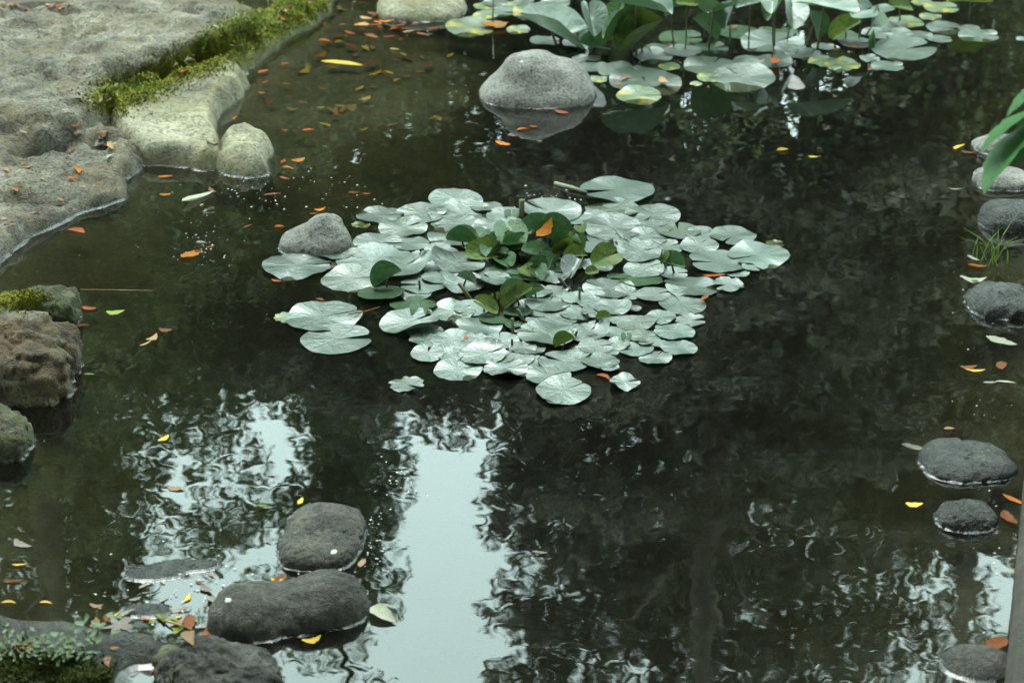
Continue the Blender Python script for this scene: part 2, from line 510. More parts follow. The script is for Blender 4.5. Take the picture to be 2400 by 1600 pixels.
def wp(pts, z=0.0):
    return [tuple(P(a, b, z)[:2]) for a, b in pts]

left_land = wp([(800, 20), (700, 100), (620, 150), (560, 215), (490, 300), (440, 350), (330, 375), (270, 440), (110, 530), (0, 600), (-60, 660)]) + \
    [tuple(P(-110, 760)[:2]), tuple(P(-110, 1150)[:2]), tuple(P(-60, 1380)[:2])] + \
    wp([(0, 1440), (110, 1462), (230, 1478), (330, 1510), (400, 1560), (450, 1640)]) + \
    [(-0.75, 3.2), (-0.6, 1.6), (3.2, 1.4), (40, 1.2), (40, -30), (-60, -30), (-60, 11.5), (-4.0, 11.3), (-1.2, 10.6)]
pool = wp([(-40, -40), (-20, 12), (60, 26), (130, 22), (180, 6), (260, -40)], 0.12)

xs = np.unique(np.concatenate([np.linspace(-900, -60, 8), np.linspace(-60, -6, 14), np.linspace(-6, -2.6, 18), np.arange(-2.6, 2.4, 0.035), np.linspace(2.4, 8, 20), np.linspace(8, 60, 12), np.linspace(60, 900, 8)]))
ys = np.unique(np.concatenate([np.linspace(-600, -20, 8), np.linspace(-20, 2, 12), np.arange(2, 10.2, 0.04), np.linspace(10.2, 16, 24), np.linspace(16, 60, 16), np.linspace(60, 1500, 10)]))
gx, gy = np.meshgrid(xs, ys)
fx, fy = gx.ravel(), gy.ravel()
sd = poly_sd(fx, fy, left_land)
pd = poly_sd(fx, fy, pool)
p3 = np.stack([fx, fy, np.zeros_like(fx)], 1)
land = np.maximum(sd, np.maximum(fy - 12.6 + 0.4 * np.sin(fx * 0.9), np.abs(fx - 1.5) - 8.5))
_ka, _kb = P(2352, 1640, 0.14), P(2402, 1120, 0.14)
_dk = (_kb - _ka).normalized()
rightb = (fx - _ka.x) * _dk.y - (fy - _ka.y) * _dk.x - 0.14
rightb = np.where(fy < 11, rightb, -1)
land = np.maximum(land, rightb)
land = np.where(pd > 0, -1, land)
nz = fbm(p3 * 1.7, 4, 3) * 0.10 + fbm(p3 * 9, 3, 5) * 0.025
depth = -land
zw = -np.minimum(0.02 + depth * 0.33, 0.60)
# shallow shelf by the mossy corner and the stones at the top
sh = np.exp(-(((fx - P(800, 160).x) / 0.9) ** 2 + ((fy - P(800, 160).y) / 1.5) ** 2))
zw = zw * (1 - 0.85 * sh)
zl = -0.015 + np.minimum(np.maximum(land, 0) * 0.04, 0.06) + np.clip(land - 1.6, 0, 2) * 0.08 + np.clip((np.maximum(land, 0) - 3) * 0.12, 0, 6)
z = np.where(land > 0, zl, zw) + nz * np.where(land > 0, 0.7, np.clip(depth * 2, 0.15, 1.0))
z = np.where(rightb > 0, np.maximum(z, 0.09 + nz * 0.4), z)
z = np.where((land < -0.12), np.minimum(z, -0.035), z)
z = np.where(pd > 0, -0.04, z)
verts = np.stack([fx, fy, z], 1)
nx_, ny_ = len(xs), len(ys)
idx = np.arange(nx_ * ny_).reshape(ny_, nx_)
faces = np.stack([idx[:-1, :-1].ravel(), idx[:-1, 1:].ravel(), idx[1:, 1:].ravel(), idx[1:, :-1].ravel()], 1)
ground = link('ground', make_mesh('ground', verts, faces), M['mud'])
tag(ground, 'dark muddy pond bed rising to the banks', None, kind='structure')

# ------------------------------------------------------------------ water body
def box_mesh(name, x0, x1, y0, y1, z0, z1):
    v = [(x0, y0, z0), (x1, y0, z0), (x1, y1, z0), (x0, y1, z0), (x0, y0, z1), (x1, y0, z1), (x1, y1, z1), (x0, y1, z1)]
    f = [(0, 3, 2, 1), (4, 5, 6, 7), (0, 1, 5, 4), (1, 2, 6, 5), (2, 3, 7, 6), (3, 0, 4, 7)]
    return make_mesh(name, v, f, False)
water = link('water', box_mesh('water', -7.2, 9.95, 1.0, 12.95, -1.2, 0.0), M['water'])
tag(water, 'dark still pond water mirroring trees and sky', None, kind='structure')

# ------------------------------------------------------------------ rocks
def waterline(me, world, parent, wo=0.007, wi=0.003, hi=0.0035):
    """the narrow lip of water that climbs the stone where it leaves the pond"""
    nv = len(me.vertices)
    co = np.empty(nv * 3, dtype=np.float32); me.vertices.foreach_get('co', co); co = co.reshape(-1, 3).astype(float)
    me.calc_loop_triangles()
    tri = np.empty(len(me.loop_triangles) * 3, dtype=np.int32); me.loop_triangles.foreach_get('vertices', tri); tri = tri.reshape(-1, 3)
    zz = co[:, 2] + world.translation.z
    s = zz[tri] > 0.001
    k = s.sum(1)
    tri = tri[(k > 0) & (k < 3)]
    vs, fs = [], []
    for tr in tri:
        a, b, c = co[tr]
        n = np.cross(b - a, c - a)
        h = np.array([n[0], n[1], 0.0]); L = np.linalg.norm(h)
        if L < 1e-12: continue
        h /= L
        pts = []
        for i, j in ((0, 1), (1, 2), (2, 0)):
            za, zb = zz[tr[i]] - 0.001, zz[tr[j]] - 0.001
            if (za > 0) != (zb > 0):
                f = za / (za - zb)
                pts.append(co[tr[i]] * (1 - f) + co[tr[j]] * f)
        if len(pts) != 2: continue
        p, q = pts
        e = (q - p) * 0.04
        p, q = p - e, q + e
        m_ = len(vs)
        dz = np.array([0, 0, 1.0])
        o = h * wo
        i2 = -h * wi
        vs += [p + o - dz * 0.0005, q + o - dz * 0.0005, q + o * 0.35 + dz * hi * 0.3, p + o * 0.35 + dz * hi * 0.3, q + i2 + dz * hi, p + i2 + dz * hi]
        cr = np.cross(q - p, o)
        if cr[2] < 0:
            fs += [(m_, m_ + 1, m_ + 2, m_ + 3), (m_ + 3, m_ + 2, m_ + 4, m_ + 5)]
        else:
            fs += [(m_ + 3, m_ + 2, m_ + 1, m_), (m_ + 5, m_ + 4, m_ + 2, m_ + 3)]
    if not fs: return
    wl = make_mesh('waterline', np.array(vs), fs, False)
    link('waterline', wl, M['wet'], world.copy(), parent)

_ico = {}
def ico(sub):
    if sub not in _ico:
        import bmesh
        bm = bmesh.new(); bmesh.ops.create_icosphere(bm, subdivisions=sub, radius=1)
        v = np.array([x.co[:] for x in bm.verts]); f = np.array([[q.index for q in x.verts] for x in bm.faces])
        bm.free(); _ico[sub] = (v, f)
    return _ico[sub]

def boulder(name, label, px, py, half, blobs, mat, seed, sub=5, amp=0.06, rough=0.02, z0=0.0, group=None, k=9.0, rim=True, ridge=0.0, cat='rock'):
    """blobs: (x, y, z, rx, ry, rz, power) in units of the half width"""
    o = P(px, py, 0)
    u = half * scale_at(px, py)
    dirs, f = ico(sub)
    def field(q):
        acc = 0
        for (bx, by, bz, rx, ry, rz, pw) in blobs:
            g = (np.abs((q[:, 0] - bx) / rx) ** pw + np.abs((q[:, 1] - by) / ry) ** pw + np.abs((q[:, 2] - bz) / rz) ** pw) ** (1 / pw) - 1
            acc = acc + np.exp(-k * g)
        return -np.log(acc) / k
    lo = np.zeros(len(dirs)); hi = np.full(len(dirs), 3.0)
    for _ in range(26):
        mid = (lo + hi) / 2
        s_ = field(dirs * mid[:, None]) < 0
        lo = np.where(s_, mid, lo); hi = np.where(s_, hi, mid)
    rad = (lo + hi) / 2
    v = dirs * rad[:, None]
    n = fbm(v * 1.9 + seed * 7.1, 4, seed) * amp * 2 + fbm(v * 9 + seed, 3, seed + 9) * rough * 2
    if ridge:
        n = n - np.clip(fbm(v * 2.6 + seed * 3.3, 3, seed + 4, ridge=True) - 0.14, 0, 1) * ridge * 4
    v = v * (1 + n / np.maximum(rad, 0.2))[:, None] * u
    wm = Matrix.Translation((o.x, o.y, z0))
    me = make_mesh(name, v, f)
    ob = link(name, me, mat, wm)
    tag(ob, label, cat, group)
    if rim: waterline(me, wm, ob)
    return ob

boulder('boulder', 'pale grey domed boulder standing in the water beside the far lily leaves', 1253, 222, 131,
        [(-.02, 0, -.05, .96, .75, .36, 2.5), (-.08, .05, .05, .52, .52, .66, 2.8), (.36, .05, .0, .55, .6, .58, 2.9)], M['grey_rock'], 3, 5, 0.035, 0.008, k=3.6)
boulder('boulder', 'light grey peaked rock touching the left side of the central lily leaves', 738, 578, 86,
        [(.0, 0, 0, .93, .75, .42, 2.4), (.12, .05, .05, .72, .6, .60, 2.2), (.3, .1, .1, .52, .5, .78, 2.2)], M['grey_rock'], 5, 5, 0.05, 0.015, k=4.5)
boulder('boulder', 'squarish dark basalt rock with a notched side, behind the bean shaped rock', 758, 1268, 97,
        [(0, .15, 0, .93, 1.25, .42, 3.2), (.05, .35, .05, .85, .9, .48, 2.8), (-.1, -.75, 0, .86, .6, .40, 3)], M['dark_rock'], 8, 6, 0.06, 0.022)
boulder('boulder', 'long bean shaped dark grey rock with a white dropping on top', 677, 1442, 193,
        [(-.47, -.12, 0, .50, .50, .44, 2.4), (.45, .16, 0, .53, .46, .42, 2.4), (0, -.02, 0, .6, .42, .36, 2.4)], M['dark_rock'], 12, 6, 0.05, 0.018)
boulder('boulder', 'rounded dark rock at the muddy bank in front of the bean shaped rock', 508, 1606, 146,
        [(0, 0, 0, 1, .85, .55, 2.5), (-.15, .1, .1, .7, .6, .58, 2.4)], M['dark_rock'], 15, 6, 0.08, 0.025, ridge=0.08)
boulder('boulder', 'dark mossy block of rock behind the tan stepped rock', 118, 748, 84,
        [(0, 0, 0, .9, .8, .92, 3.6), (-.9, .1, 0, .8, .8, .6, 3)], M['moss_rock'], 21, 5, 0.10, 0.03, ridge=0.1)
boulder('boulder', 'large tan weathered rock with a flat top and mossy side', 30, 890, 160,
        [(0, 0, 0, .98, .92, .70, 4.2), (-.2, .2, .05, .8, .7, .78, 4), (-.7, -.4, 0, .6, .8, .6, 4)], M['tan_rock'], 24, 6, 0.07, 0.02, ridge=0.12)
boulder('boulder', 'low mossy brown rock step at the foot of the tan rock', 5, 1050, 78,
        [(0, 0, 0, .88, 1.0, .95, 3.8), (-.5, .5, 0, .7, .9, 1.1, 3.6)], M['tan_dark'], 27, 5, 0.08, 0.025, ridge=0.1)
boulder('boulder', 'pale rock at the edge of the shallows beyond the orange leaf litter', 985, 24, 105,
        [(0, 0, 0, 1, 1.0, .33, 2.4), (.2, .2, 0, .7, .7, .38, 2.3)], M['slab_pale'], 31, 5, 0.05, 0.01)
right = 'wet stones along the right edge of the pond'
boulder('stone', 'flat pale stone partly hidden by the serrated green leaves', 2345, 345, 62, [(0, 0, 0, 1, .9, .35, 2.6)], M['grey_rock'], 41, 4, 0.09, 0.02)
boulder('stone', 'flat pale grey stone with a bright rim below the serrated green leaves', 2348, 425, 66, [(0, 0, 0, 1, 1.0, .38, 2.8)], M['grey_rock'], 42, 4, 0.06, 0.02)
boulder('stone', 'rounded dark stone with a dry grey top just past the serrated leaves', 2372, 520, 78, [(0, 0, 0, 1, .9, .6, 2.6)], M['wet_rock'], 43, 5, 0.05, 0.02)
boulder('stone', 'pitted wet stone gleaming with sky light near grass blades', 2345, 715, 76, [(0, 0, 0, 1, 1.1, .5, 3)], M['wet_rock'], 44, 5, 0.09, 0.05)
boulder('stone', 'broad dark wet stone with a gleaming pitted rim', 2268, 1088, 106, [(0, 0, 0, 1, .85, .30, 2.6), (-.4, .2, 0, .5, .6, .3, 2.4)], M['wet_rock'], 45, 5, 0.07, 0.045)
boulder('stone', 'small dark wet stone in front of the broad wet stone', 2266, 1218, 70, [(0, 0, 0, 1, .85, .55, 2.5)], M['wet_rock'], 46, 5, 0.07, 0.045)
boulder('stone', 'smooth brown boulder lying mostly under water by the kerb', 2292, 1555, 96, [(0, 0, 0, 1, .9, .62, 2.3)], M['dark_rock'], 47, 5, 0.03, 0.006, z0=-0.03)
boulder('stone', 'small dark stone wedged between the mud and the rounded dark rock', 398, 1545, 46, [(0, 0, 0, 1, .9, .6, 2.5)], M['moss_rock'], 51, 4, 0.08, 0.03)
boulder('stone', 'thin dark flake of stone lying at water level in the shallows', 395, 1338, 118, [(-.3, -.1, -.05, .6, .32, .10, 2.6), (.35, .2, -.03, .62, .26, .11, 2.4), (0, 0, -.05, .5, .3, .1, 2.4)], M['wet_rock'], 52, 5, 0.05, 0.03)
boulder('stone', 'narrow dark flake of stone beside the brown lobed leaf', 345, 1432, 60, [(0, 0, -.02, 1, .5, .13, 2.6)], M['wet_rock'], 53, 4, 0.07, 0.03)

# ------------------------------------------------------------------ flat rock slabs of the left bank
def slab(name, label, poly_px, zt, mat, seed, edge=0.05, res=0.02, amp=0.03, tilt=(0, 0), base=-0.3, zpoly=0.0, dents=(), amp2=0.012, rim=True, cracks=()):
    poly = wp(poly_px, zpoly)
    a = np.array(poly)
    x0, y0 = a.min(0) - 0.03; x1, y1 = a.max(0) + 0.03
    X = np.arange(x0, x1, res); Y = np.arange(y0, y1, res * 1.3)
    gx, gy = np.meshgrid(X, Y); fx, fy = gx.ravel(), gy.ravel()
    p3 = np.stack([fx, fy, np.zeros_like(fx)], 1)
    warp = fbm(p3 * 7 + seed, 3, seed + 2) * 0.05
    sd = poly_sd(fx, fy, poly) + warp
    cx, cy = a.mean(0)
    top = zt + (fx - cx) * tilt[0] + (fy - cy) * tilt[1]
    lay = fbm(p3 * [1.1, 3.0, 1] + seed * 1.7, 4, seed) * amp * 2
    top = top + lay + fbm(p3 * 13 + seed, 4, seed + 5, 0.6) * amp2 * 2
    top = top - np.clip(fbm(p3 * [2.2, 5.5, 1] + seed * 2.1, 4, seed + 8, ridge=True) - 0.17, 0, 1) * 0.22 * (amp / 0.03)
    for (dx, dy, r, dp) in dents:
        q = P(dx, dy, zt)
        top = top - dp * np.exp(-(((fx - q.x) / r) ** 2 + ((fy - q.y) / (r * 1.3)) ** 2) ** 2)
    for (pl, hw, dp) in cracks:
        pts_ = wp(pl, zt)
        dm = np.full(fx.shape, 1e9)
        for (ax, ay), (bx, by) in zip(pts_[:-1], pts_[1:]):
            ex, ey = bx - ax, by - ay
            tt = np.clip(((fx - ax) * ex + (fy - ay) * ey) / (ex * ex + ey * ey), 0, 1)
            dm = np.minimum(dm, np.hypot(fx - ax - tt * ex, fy - ay - tt * ey))
        dm = dm + fbm(p3 * 25 + seed, 2, seed + 1) * 0.02
        top = top - dp * np.clip(1 - dm / hw, 0, 1) ** 0.6
    e = np.clip((sd + 0.02) / edge, 0, 1); e = 1 - (1 - e) ** 2.4
    zz = base + (top - base) * e
    nx_, ny_ = len(X), len(Y)
    idx = np.arange(nx_ * ny_).reshape(ny_, nx_)
    fc = np.stack([idx[:-1, :-1].ravel(), idx[:-1, 1:].ravel(), idx[1:, 1:].ravel(), idx[1:, :-1].ravel()], 1)
    keep = (sd[fc] > -0.045).any(1)
    fc = fc[keep]
    used = np.unique(fc); remap = np.full(nx_ * ny_, -1); remap[used] = np.arange(len(used))
    o = np.array([cx, cy, 0])
    v = np.stack([fx, fy, zz], 1)[used] - o
    me = make_mesh(name, v, remap[fc])
    wm = Matrix.Translation(o)
    ob = link(name, me, mat, wm)
    tag(ob, label, 'rock')
    if rim: waterline(me, wm, ob, 0.014, 0.012, 0.008)
    return ob, (lambda qx, qy: zt + (qx - cx) * tilt[0] + (qy - cy) * tilt[1])

slab('rock_slab', 'broad rough grey brown slab sloping down to the water, strewn with leaf bits',
     [(-260, 740), (-60, 660), (0, 626), (50, 585), (105, 545), (190, 506), (250, 485), (300, 460), (306, 440), (300, 425), (318, 405), (340, 380), (285, 345), (240, 310), (170, 285), (60, 292), (-260, 300)],
     0.075, M['slab'], 61, 0.06, 0.0125, 0.014, (-0.03, 0.025), dents=((95, 335, 0.08, 0.09), (238, 330, 0.05, 0.05)), cracks=((((30, 352), (90, 358), (160, 345)), .03, .05), (((10, 440), (80, 452), (150, 448)), .014, .02), (((150, 480), (200, 470), (235, 472)), .014, .02), (((60, 395), (130, 400)), .012, .02)), amp2=0.014)
slab('rock_slab', 'smooth pale yellowish slab with a dark worn front beside the mossy grass',
     [(315, 400), (360, 394), (440, 396), (492, 408), (530, 390), (528, 330), (520, 288), (535, 258), (575, 232), (592, 190), (560, 168), (500, 172), (440, 196), (370, 222), (300, 250), (245, 288), (270, 335)],
     0.085, M['slab_pale'], 64, 0.09, 0.012, 0.007, (-0.02, 0.02), amp2=0.005, cracks=((((262, 300), (285, 340), (330, 385)), .03, .05), (((400, 320), (450, 318)), .01, .012)))
slab('rock_slab', 'rounded pale outcrop at the end of the smooth slab reaching into the water',
     [(478, 398), (520, 414), (570, 424), (620, 418), (650, 412), (646, 385), (655, 345), (632, 312), (590, 300), (545, 302), (500, 330)],
     0.065, M['slab_pale'], 67, 0.10, 0.012, 0.006, (0, 0), amp2=0.005)
slab('rock_slab', 'large weathered upper slab of pale grey stone above the grass strip',
     [(-500, 300), (0, 296), (90, 290), (180, 268), (245, 232), (272, 196), (250, 160), (330, 146), (390, 122), (455, 100), (540, 70), (610, 40), (590, 12), (420, -60), (180, -30), (180, 2), (130, 18), (60, 22), (-10, 6), (-500, 0)],
     0.17, M['slab'], 70, 0.05, 0.0135, 0.016, (0, 0.012), base=-0.05, zpoly=0.15, dents=((20, 285, 0.10, 0.07), (300, 170, 0.07, 0.08)), rim=False, amp2=0.013, cracks=((((30, 168), (75, 163), (100, 158)), .02, .03), (((110, 165), (160, 170), (240, 148), (330, 143)), .014, .022), (((240, 130), (290, 128), (380, 112)), .03, .03), (((130, 85), (170, 80), (190, 68)), .02, .02), (((60, 215), (120, 228), (200, 222)), .016, .02), (((300, 45), (380, 40)), .014, .015), (((0, 262), (60, 255), (150, 262), (210, 250)), .02, .035)))
boulder('stone', 'small brown stone lodged in the moss between the slabs', 345, 232, 34, [(0, 0, 0, 1, .8, .9, 2.6)], M['tan_rock'], 55, 4, 0.1, 0.03, z0=0.05, rim=False)
boulder('stone', 'dark lump of rock under the tuft of grass above the pale slab', 515, 120, 40, [(0, 0, 0, 1, .8, .7, 2.6)], M['moss_rock'], 56, 4, 0.1, 0.04, z0=0.05, rim=False)

def bank_patch(name, label, poly_px, zt, mat, seed):
    return slab(name, label, poly_px, zt, mat, seed, 0.10, 0.018, 0.02, (0, 0), base=-0.1, zpoly=0.0, amp2=0.02)
sl, _ = bank_patch('mud_bank', 'dark wet shelf of mud and stone with herbs at the corner of the pond', [(-120, 1700), (-120, 1470), (0, 1448), (90, 1452), (200, 1468), (300, 1488), (370, 1490), (425, 1510), (400, 1560), (330, 1590), (300, 1640), (300, 1720)], 0.06, M['mud_wet'], 81)
sl['category'] = 'bank'
sl2, _ = bank_patch('moss_bed', 'mossy earth bed filling the gap between the rock slabs', [(225, 300), (240, 250), (262, 190), (330, 160), (400, 130), (480, 92), (600, 40), (690, -40), (800, -40), (770, 40), (690, 95), (620, 140), (575, 175), (500, 180), (430, 210), (340, 240), (270, 290)], 0.085, M['moss_ground'], 84)
sl2['category'] = 'moss bed'

from mathutils.bvhtree import BVHTree
_bvh = []
for o_ in list(col.objects):
    if o_.type == 'MESH' and o_.get('category') in ('rock', 'bank', 'moss bed'):
        me_ = o_.data; wm_ = WORLD[o_.name]
        _bvh.append(BVHTree.FromPolygons([wm_ @ v_.co for v_ in me_.vertices], [tuple(p_.vertices) for p_ in me_.polygons]))
def surf(px, py, default=0.0):
    """where the stones or the bank lie under that point of view"""
    org = Vector((0, 0, CAM_H)); dr = ray(px, py).normalized()
    best = P(px, py, default); bd_ = (best - org).length; nrm = Vector((0, 0, 1))
    for b_ in _bvh:
        h = b_.ray_cast(org, dr)
        if h[0] is not None and h[3] < bd_:
            best, bd_, nrm = h[0], h[3], h[1]
    return best, nrm

# kerb along the right edge
kp = [P(2352, 1640, 0.16), P(2388, 1180, 0.16), P(2405, 700, 0.16)]
ka, kb = P(2352, 1640, 0.14), P(2402, 1120, 0.14)
dirk = (kb - ka).normalized(); nk = Vector((dirk.y, -dirk.x, 0))
ke, ks_ = kb + dirk * 6.2, ka - dirk * 2.3
vs, fs = [], []
for i in range(60):
    t_ = i / 59
    c = ks_.lerp(ke, t_)
    j = [0.006 * (vnoise(np.array([[i * 0.9, q, 1.0]]), 5)[0]) * 2 for q in range(6)]
    for q, (off, zz) in enumerate(((0.0, -0.35), (0.0 + j[0], 0.11), (0.012 + j[1], 0.135 + j[4]), (0.15, 0.142 + j[2]), (0.285 + j[3], 0.135), (0.30, -0.35))):
        vs.append((c.x + nk.x * off, c.y + nk.y * off, zz))
for i in range(59):
    for q in range(5):
        fs.append((i * 6 + q, i * 6 + q + 1, i * 6 + 7 + q, i * 6 + 6 + q))
kerb = link('kerb', make_mesh('kerb', vs, fs, False), M['kerb'])
tag(kerb, 'dark worn concrete kerb edging the pond beside the wet stones', 'kerb')

# ------------------------------------------------------------------ lily leaves
def pad_mesh(seed, delta=10, wob=0.03, und=0.02, curl=0.0, curl_at=120, fold=0.0, droop=0.0, rings=6, seg=40, ell=1.04, torn=0.0):
    r_ = random.Random(seed)
    ph = [r_.uniform(0, 6.28) for _ in range(8)]
    d0 = R(delta)
    vs = [(0, 0, 0)]
    for k in range(1, rings + 1):
        rr = (k / rings) ** 0.85
        for i in range(seg + 1):
            th = d0 * (1 if k > 1 else 0.6) + (2 * math.pi - 2 * d0 * (1 if k > 1 else 0.6)) * i / seg
            dn = min(th, 2 * math.pi - th) - d0
            edge = 1 - 0.10 * math.exp(-(max(dn, 0) / 0.12) ** 2)
            edge *= 1 + wob * (math.sin(2 * th + ph[0]) * 0.6 + math.sin(5 * th + ph[1]) * 0.3 + math.sin(9 * th + ph[2]) * 0.15)
            if torn and k == rings:
                edge *= 1 - torn * max(0, math.sin(7 * th + ph[3]) * math.sin(3 * th + ph[4])) - torn * 0.3 * r_.random()
            q = rr * (edge if k > 2 else 1)
            x, y = q * math.cos(th) * ell, q * math.sin(th)
            zz = und * rr ** 2 * (math.sin(3 * th + ph[5]) + 0.6 * math.sin(5 * th + ph[6]) + 0.3 * math.sin(11 * th + ph[7]) * rr)
            zz += 0.02 * rr ** 2
            if curl:
                zz += curl * max(0, math.cos(th - R(curl_at))) ** 3 * rr ** 4
            zz += fold * abs(y) ** 1.25 - droop * max(0, -x) ** 2
            if fold: y *= 1 - 0.28 * min(1, fold)
            vs.append((x, y, zz))
    fs = []
    S = seg + 1
    for i in range(seg): fs.append((0, 1 + i, 2 + i))
    for k in range(rings - 1):
        for i in range(seg):
            a = 1 + k * S + i
            fs.append((a, a + S, a + S + 1, a + 1))
    return make_mesh('lily_leaf', vs, fs)

flat_meshes = [pad_mesh(100 + i, delta=(2, 3, 4, 6, 9)[i % 5], wob=0.018 + 0.010 * (i % 3), und=0.02 + 0.012 * (i % 4)) for i in range(12)]
curl_meshes = [pad_mesh(200 + i, delta=6, und=0.03, curl=0.28 + 0.1 * (i % 3), curl_at=50 + 55 * i) for i in range(6)]
torn_meshes = [pad_mesh(300 + i, delta=14, und=0.04, torn=0.22, wob=0.06) for i in range(3)]
crumple_meshes = [pad_mesh(330 + i, delta=12, und=0.10, wob=0.06, curl=0.15, curl_at=200 + 60 * i) for i in range(3)]
up_meshes = [pad_mesh(400 + i, delta=5, und=0.03, fold=0.45 + 0.2 * (i % 3), droop=0.05 + 0.1 * (i % 2), ell=1.2, wob=0.03, curl=0.15 * (i % 2), curl_at=180) for i in range(6)]
fold_meshes = [pad_mesh(430 + i, delta=4, und=0.02, fold=1.25, droop=0.1, ell=1.25) for i in range(2)]
for ms in (flat_meshes, curl_meshes, torn_meshes, crumple_meshes):
    for m_ in ms: m_.materials.append(M['pad'])
for ms in (up_meshes, fold_meshes):
    for m_ in ms: m_.materials.append(M['leaf_up'])

pr = random.Random(5)

def pad_matrix(loc, size, yaw, tx, ty):
    return Matrix.Translation(loc) @ Matrix.Rotation(R(tx), 4, 'X') @ Matrix.Rotation(R(ty), 4, 'Y') @ Matrix.Rotation(R(yaw), 4, 'Z') @ Matrix.Scale(size, 4)

def floating_leaf(px, py, wpx, yaw=None, kind='flat', mat='pad', parent=None, name='floating_leaf', tx=None, ty=None, dz=0.0):
    ms = {'flat': flat_meshes, 'curl': curl_meshes, 'torn': torn_meshes, 'crumple': crumple_meshes}[kind]
    me = pr.choice(ms)
    s = scale_at(px, py) * wpx * 0.575
    if yaw is None: yaw = pr.gauss(0, 75)
    zz = 0.002 + pr.random() * 0.008 + dz
    tx = pr.uniform(-2.5, 5.0) if tx is None else tx
    ty = pr.uniform(-3.5, 3.5) if ty is None else ty
    return link(name, me, M[mat], pad_matrix(P(px, py, zz), s, yaw, tx, ty), parent)

def raised_leaf(px, py, wpx, hz, yaw, tx, ty, mat, parent, kind='up', foot=None, stalk='stalk', vi=None):
    ms = up_meshes if kind == 'up' else fold_meshes
    me = ms[vi % len(ms)] if vi is not None else pr.choice(ms)
    hz *= 0.45 if parent.name == lily.name else 0.62; tx *= 0.55 if parent.name == lily.name else 0.62
    s = scale_at(px, py, hz) * wpx * (0.47 if parent.name == lily.name else 0.55)
    wm = pad_matrix(P(px, py, hz), s, yaw, tx, ty)
    o = link('raised_leaf', me, M[mat], wm, parent)
    top = wm @ Vector((0.02, 0, -0.005))
    ft = Vector((top.x + pr.uniform(-0.05, 0.05), top.y + pr.uniform(0.02, 0.14), -0.12)) if foot is None else P(*foot, 0) + Vector((0, 0, -0.1))
    mid = (top * 0.5 + ft * 0.5) + Vector((pr.uniform(-.02, .02), 0.01, 0))
    rr = max(0.0035, s * 0.045)
    v, f = tube([top, (top * 0.75 + mid * 0.25 + Vector((0, 0, -0.005))), mid, ft], [rr * 0.8, rr, rr, rr * 1.1], 6)
    link('stalk', make_mesh('stalk', v, f), M[stalk], None, o)
    return o

def stub(px0, py0, px1, py1, wpx, parent, mat='stalk'):
    """cut stem: foot pixel on the water, tip pixel above it"""
    a = P(px0, py0, 0)
    s = scale_at(px0, py0)
    hgt = (py0 - py1) * s / math.cos(PITCH)
    b_ = a + Vector(((px1 - px0) * s, 0, max(hgt, 0.01)))
    dn = (a - b_).normalized()
    v, f = tube([a + dn * 0.1, a, b_], [wpx * s * 0.5] * 3, 8)
    link('cut_stem', make_mesh('cut_stem', v, f), M[mat], None, parent)

def z1(zx, zy): return 600 + zx / 2.8, 400 + zy / 2.8
def z2(zx, zy): return 1200 + zx / 2.8, 400 + zy / 2.8

pc = P(1240, 650, -0.35)
lily = empty('pond_lily', pc, 'large raft of pale green floating lily leaves in the middle of the pond', 'water plant')
v, f = tube([P(1000, 640, -0.42), P(1150, 660, -0.36), P(1300, 630, -0.36), P(1480, 660, -0.42)], [0.03, 0.045, 0.045, 0.03], 9)
link('rhizome', make_mesh('rhizome', v, f), M['rhizome'], None, lily)

Z1 = [(1310, 188, 300, -40), (1510, 235, 175, 150), (815, 290, 265, -10), (1085, 277, 290, -20), (1350, 285, 380, -70), (1300, 345, 260, 200), (1635, 290, 210, None),
      (1640, 370, 270, -60), (965, 372, 275, 30), (1330, 425, 350, 150), (800, 470, 270, -5), (1000, 475, 230, 180), (525, 525, 260, 10), (270, 618, 395, 5),
      (760, 585, 400, 160), (640, 705, 350, 0), (1075, 575, 200, 90), (1180, 635, 160, 40), (1190, 510, 150, None), (1100, 745, 270, 180), (1050, 805, 185, 60),
      (1110, 1055, 210, 0), (1290, 920, 260, 30), (1420, 900, 210, 230), (1460, 1020, 270, 20), (1120, 1110, 190, 0), (1300, 1110, 250, -20), (1605, 1115, 210, 95),
      (1125, 1195, 195, 80), (1280, 1205, 165, 20), (1325, 1305, 270, 20), (1500, 1280, 140, None), (1760, 1040, 140, 100), (1750, 1160, 160, 100),
      (1680, 1220, 150, 0), (1780, 890, 150, 30), (1240, 545, 170, 100), (900, 545, 200, 90), (1430, 640, 240, 20), (1190, 700, 180, None), (1450, 1110, 150, 10), (1530, 360, 190, 0), (1470, 470, 230, 40), (1700, 1290, 200, 20), (1600, 1225, 170, 60)]
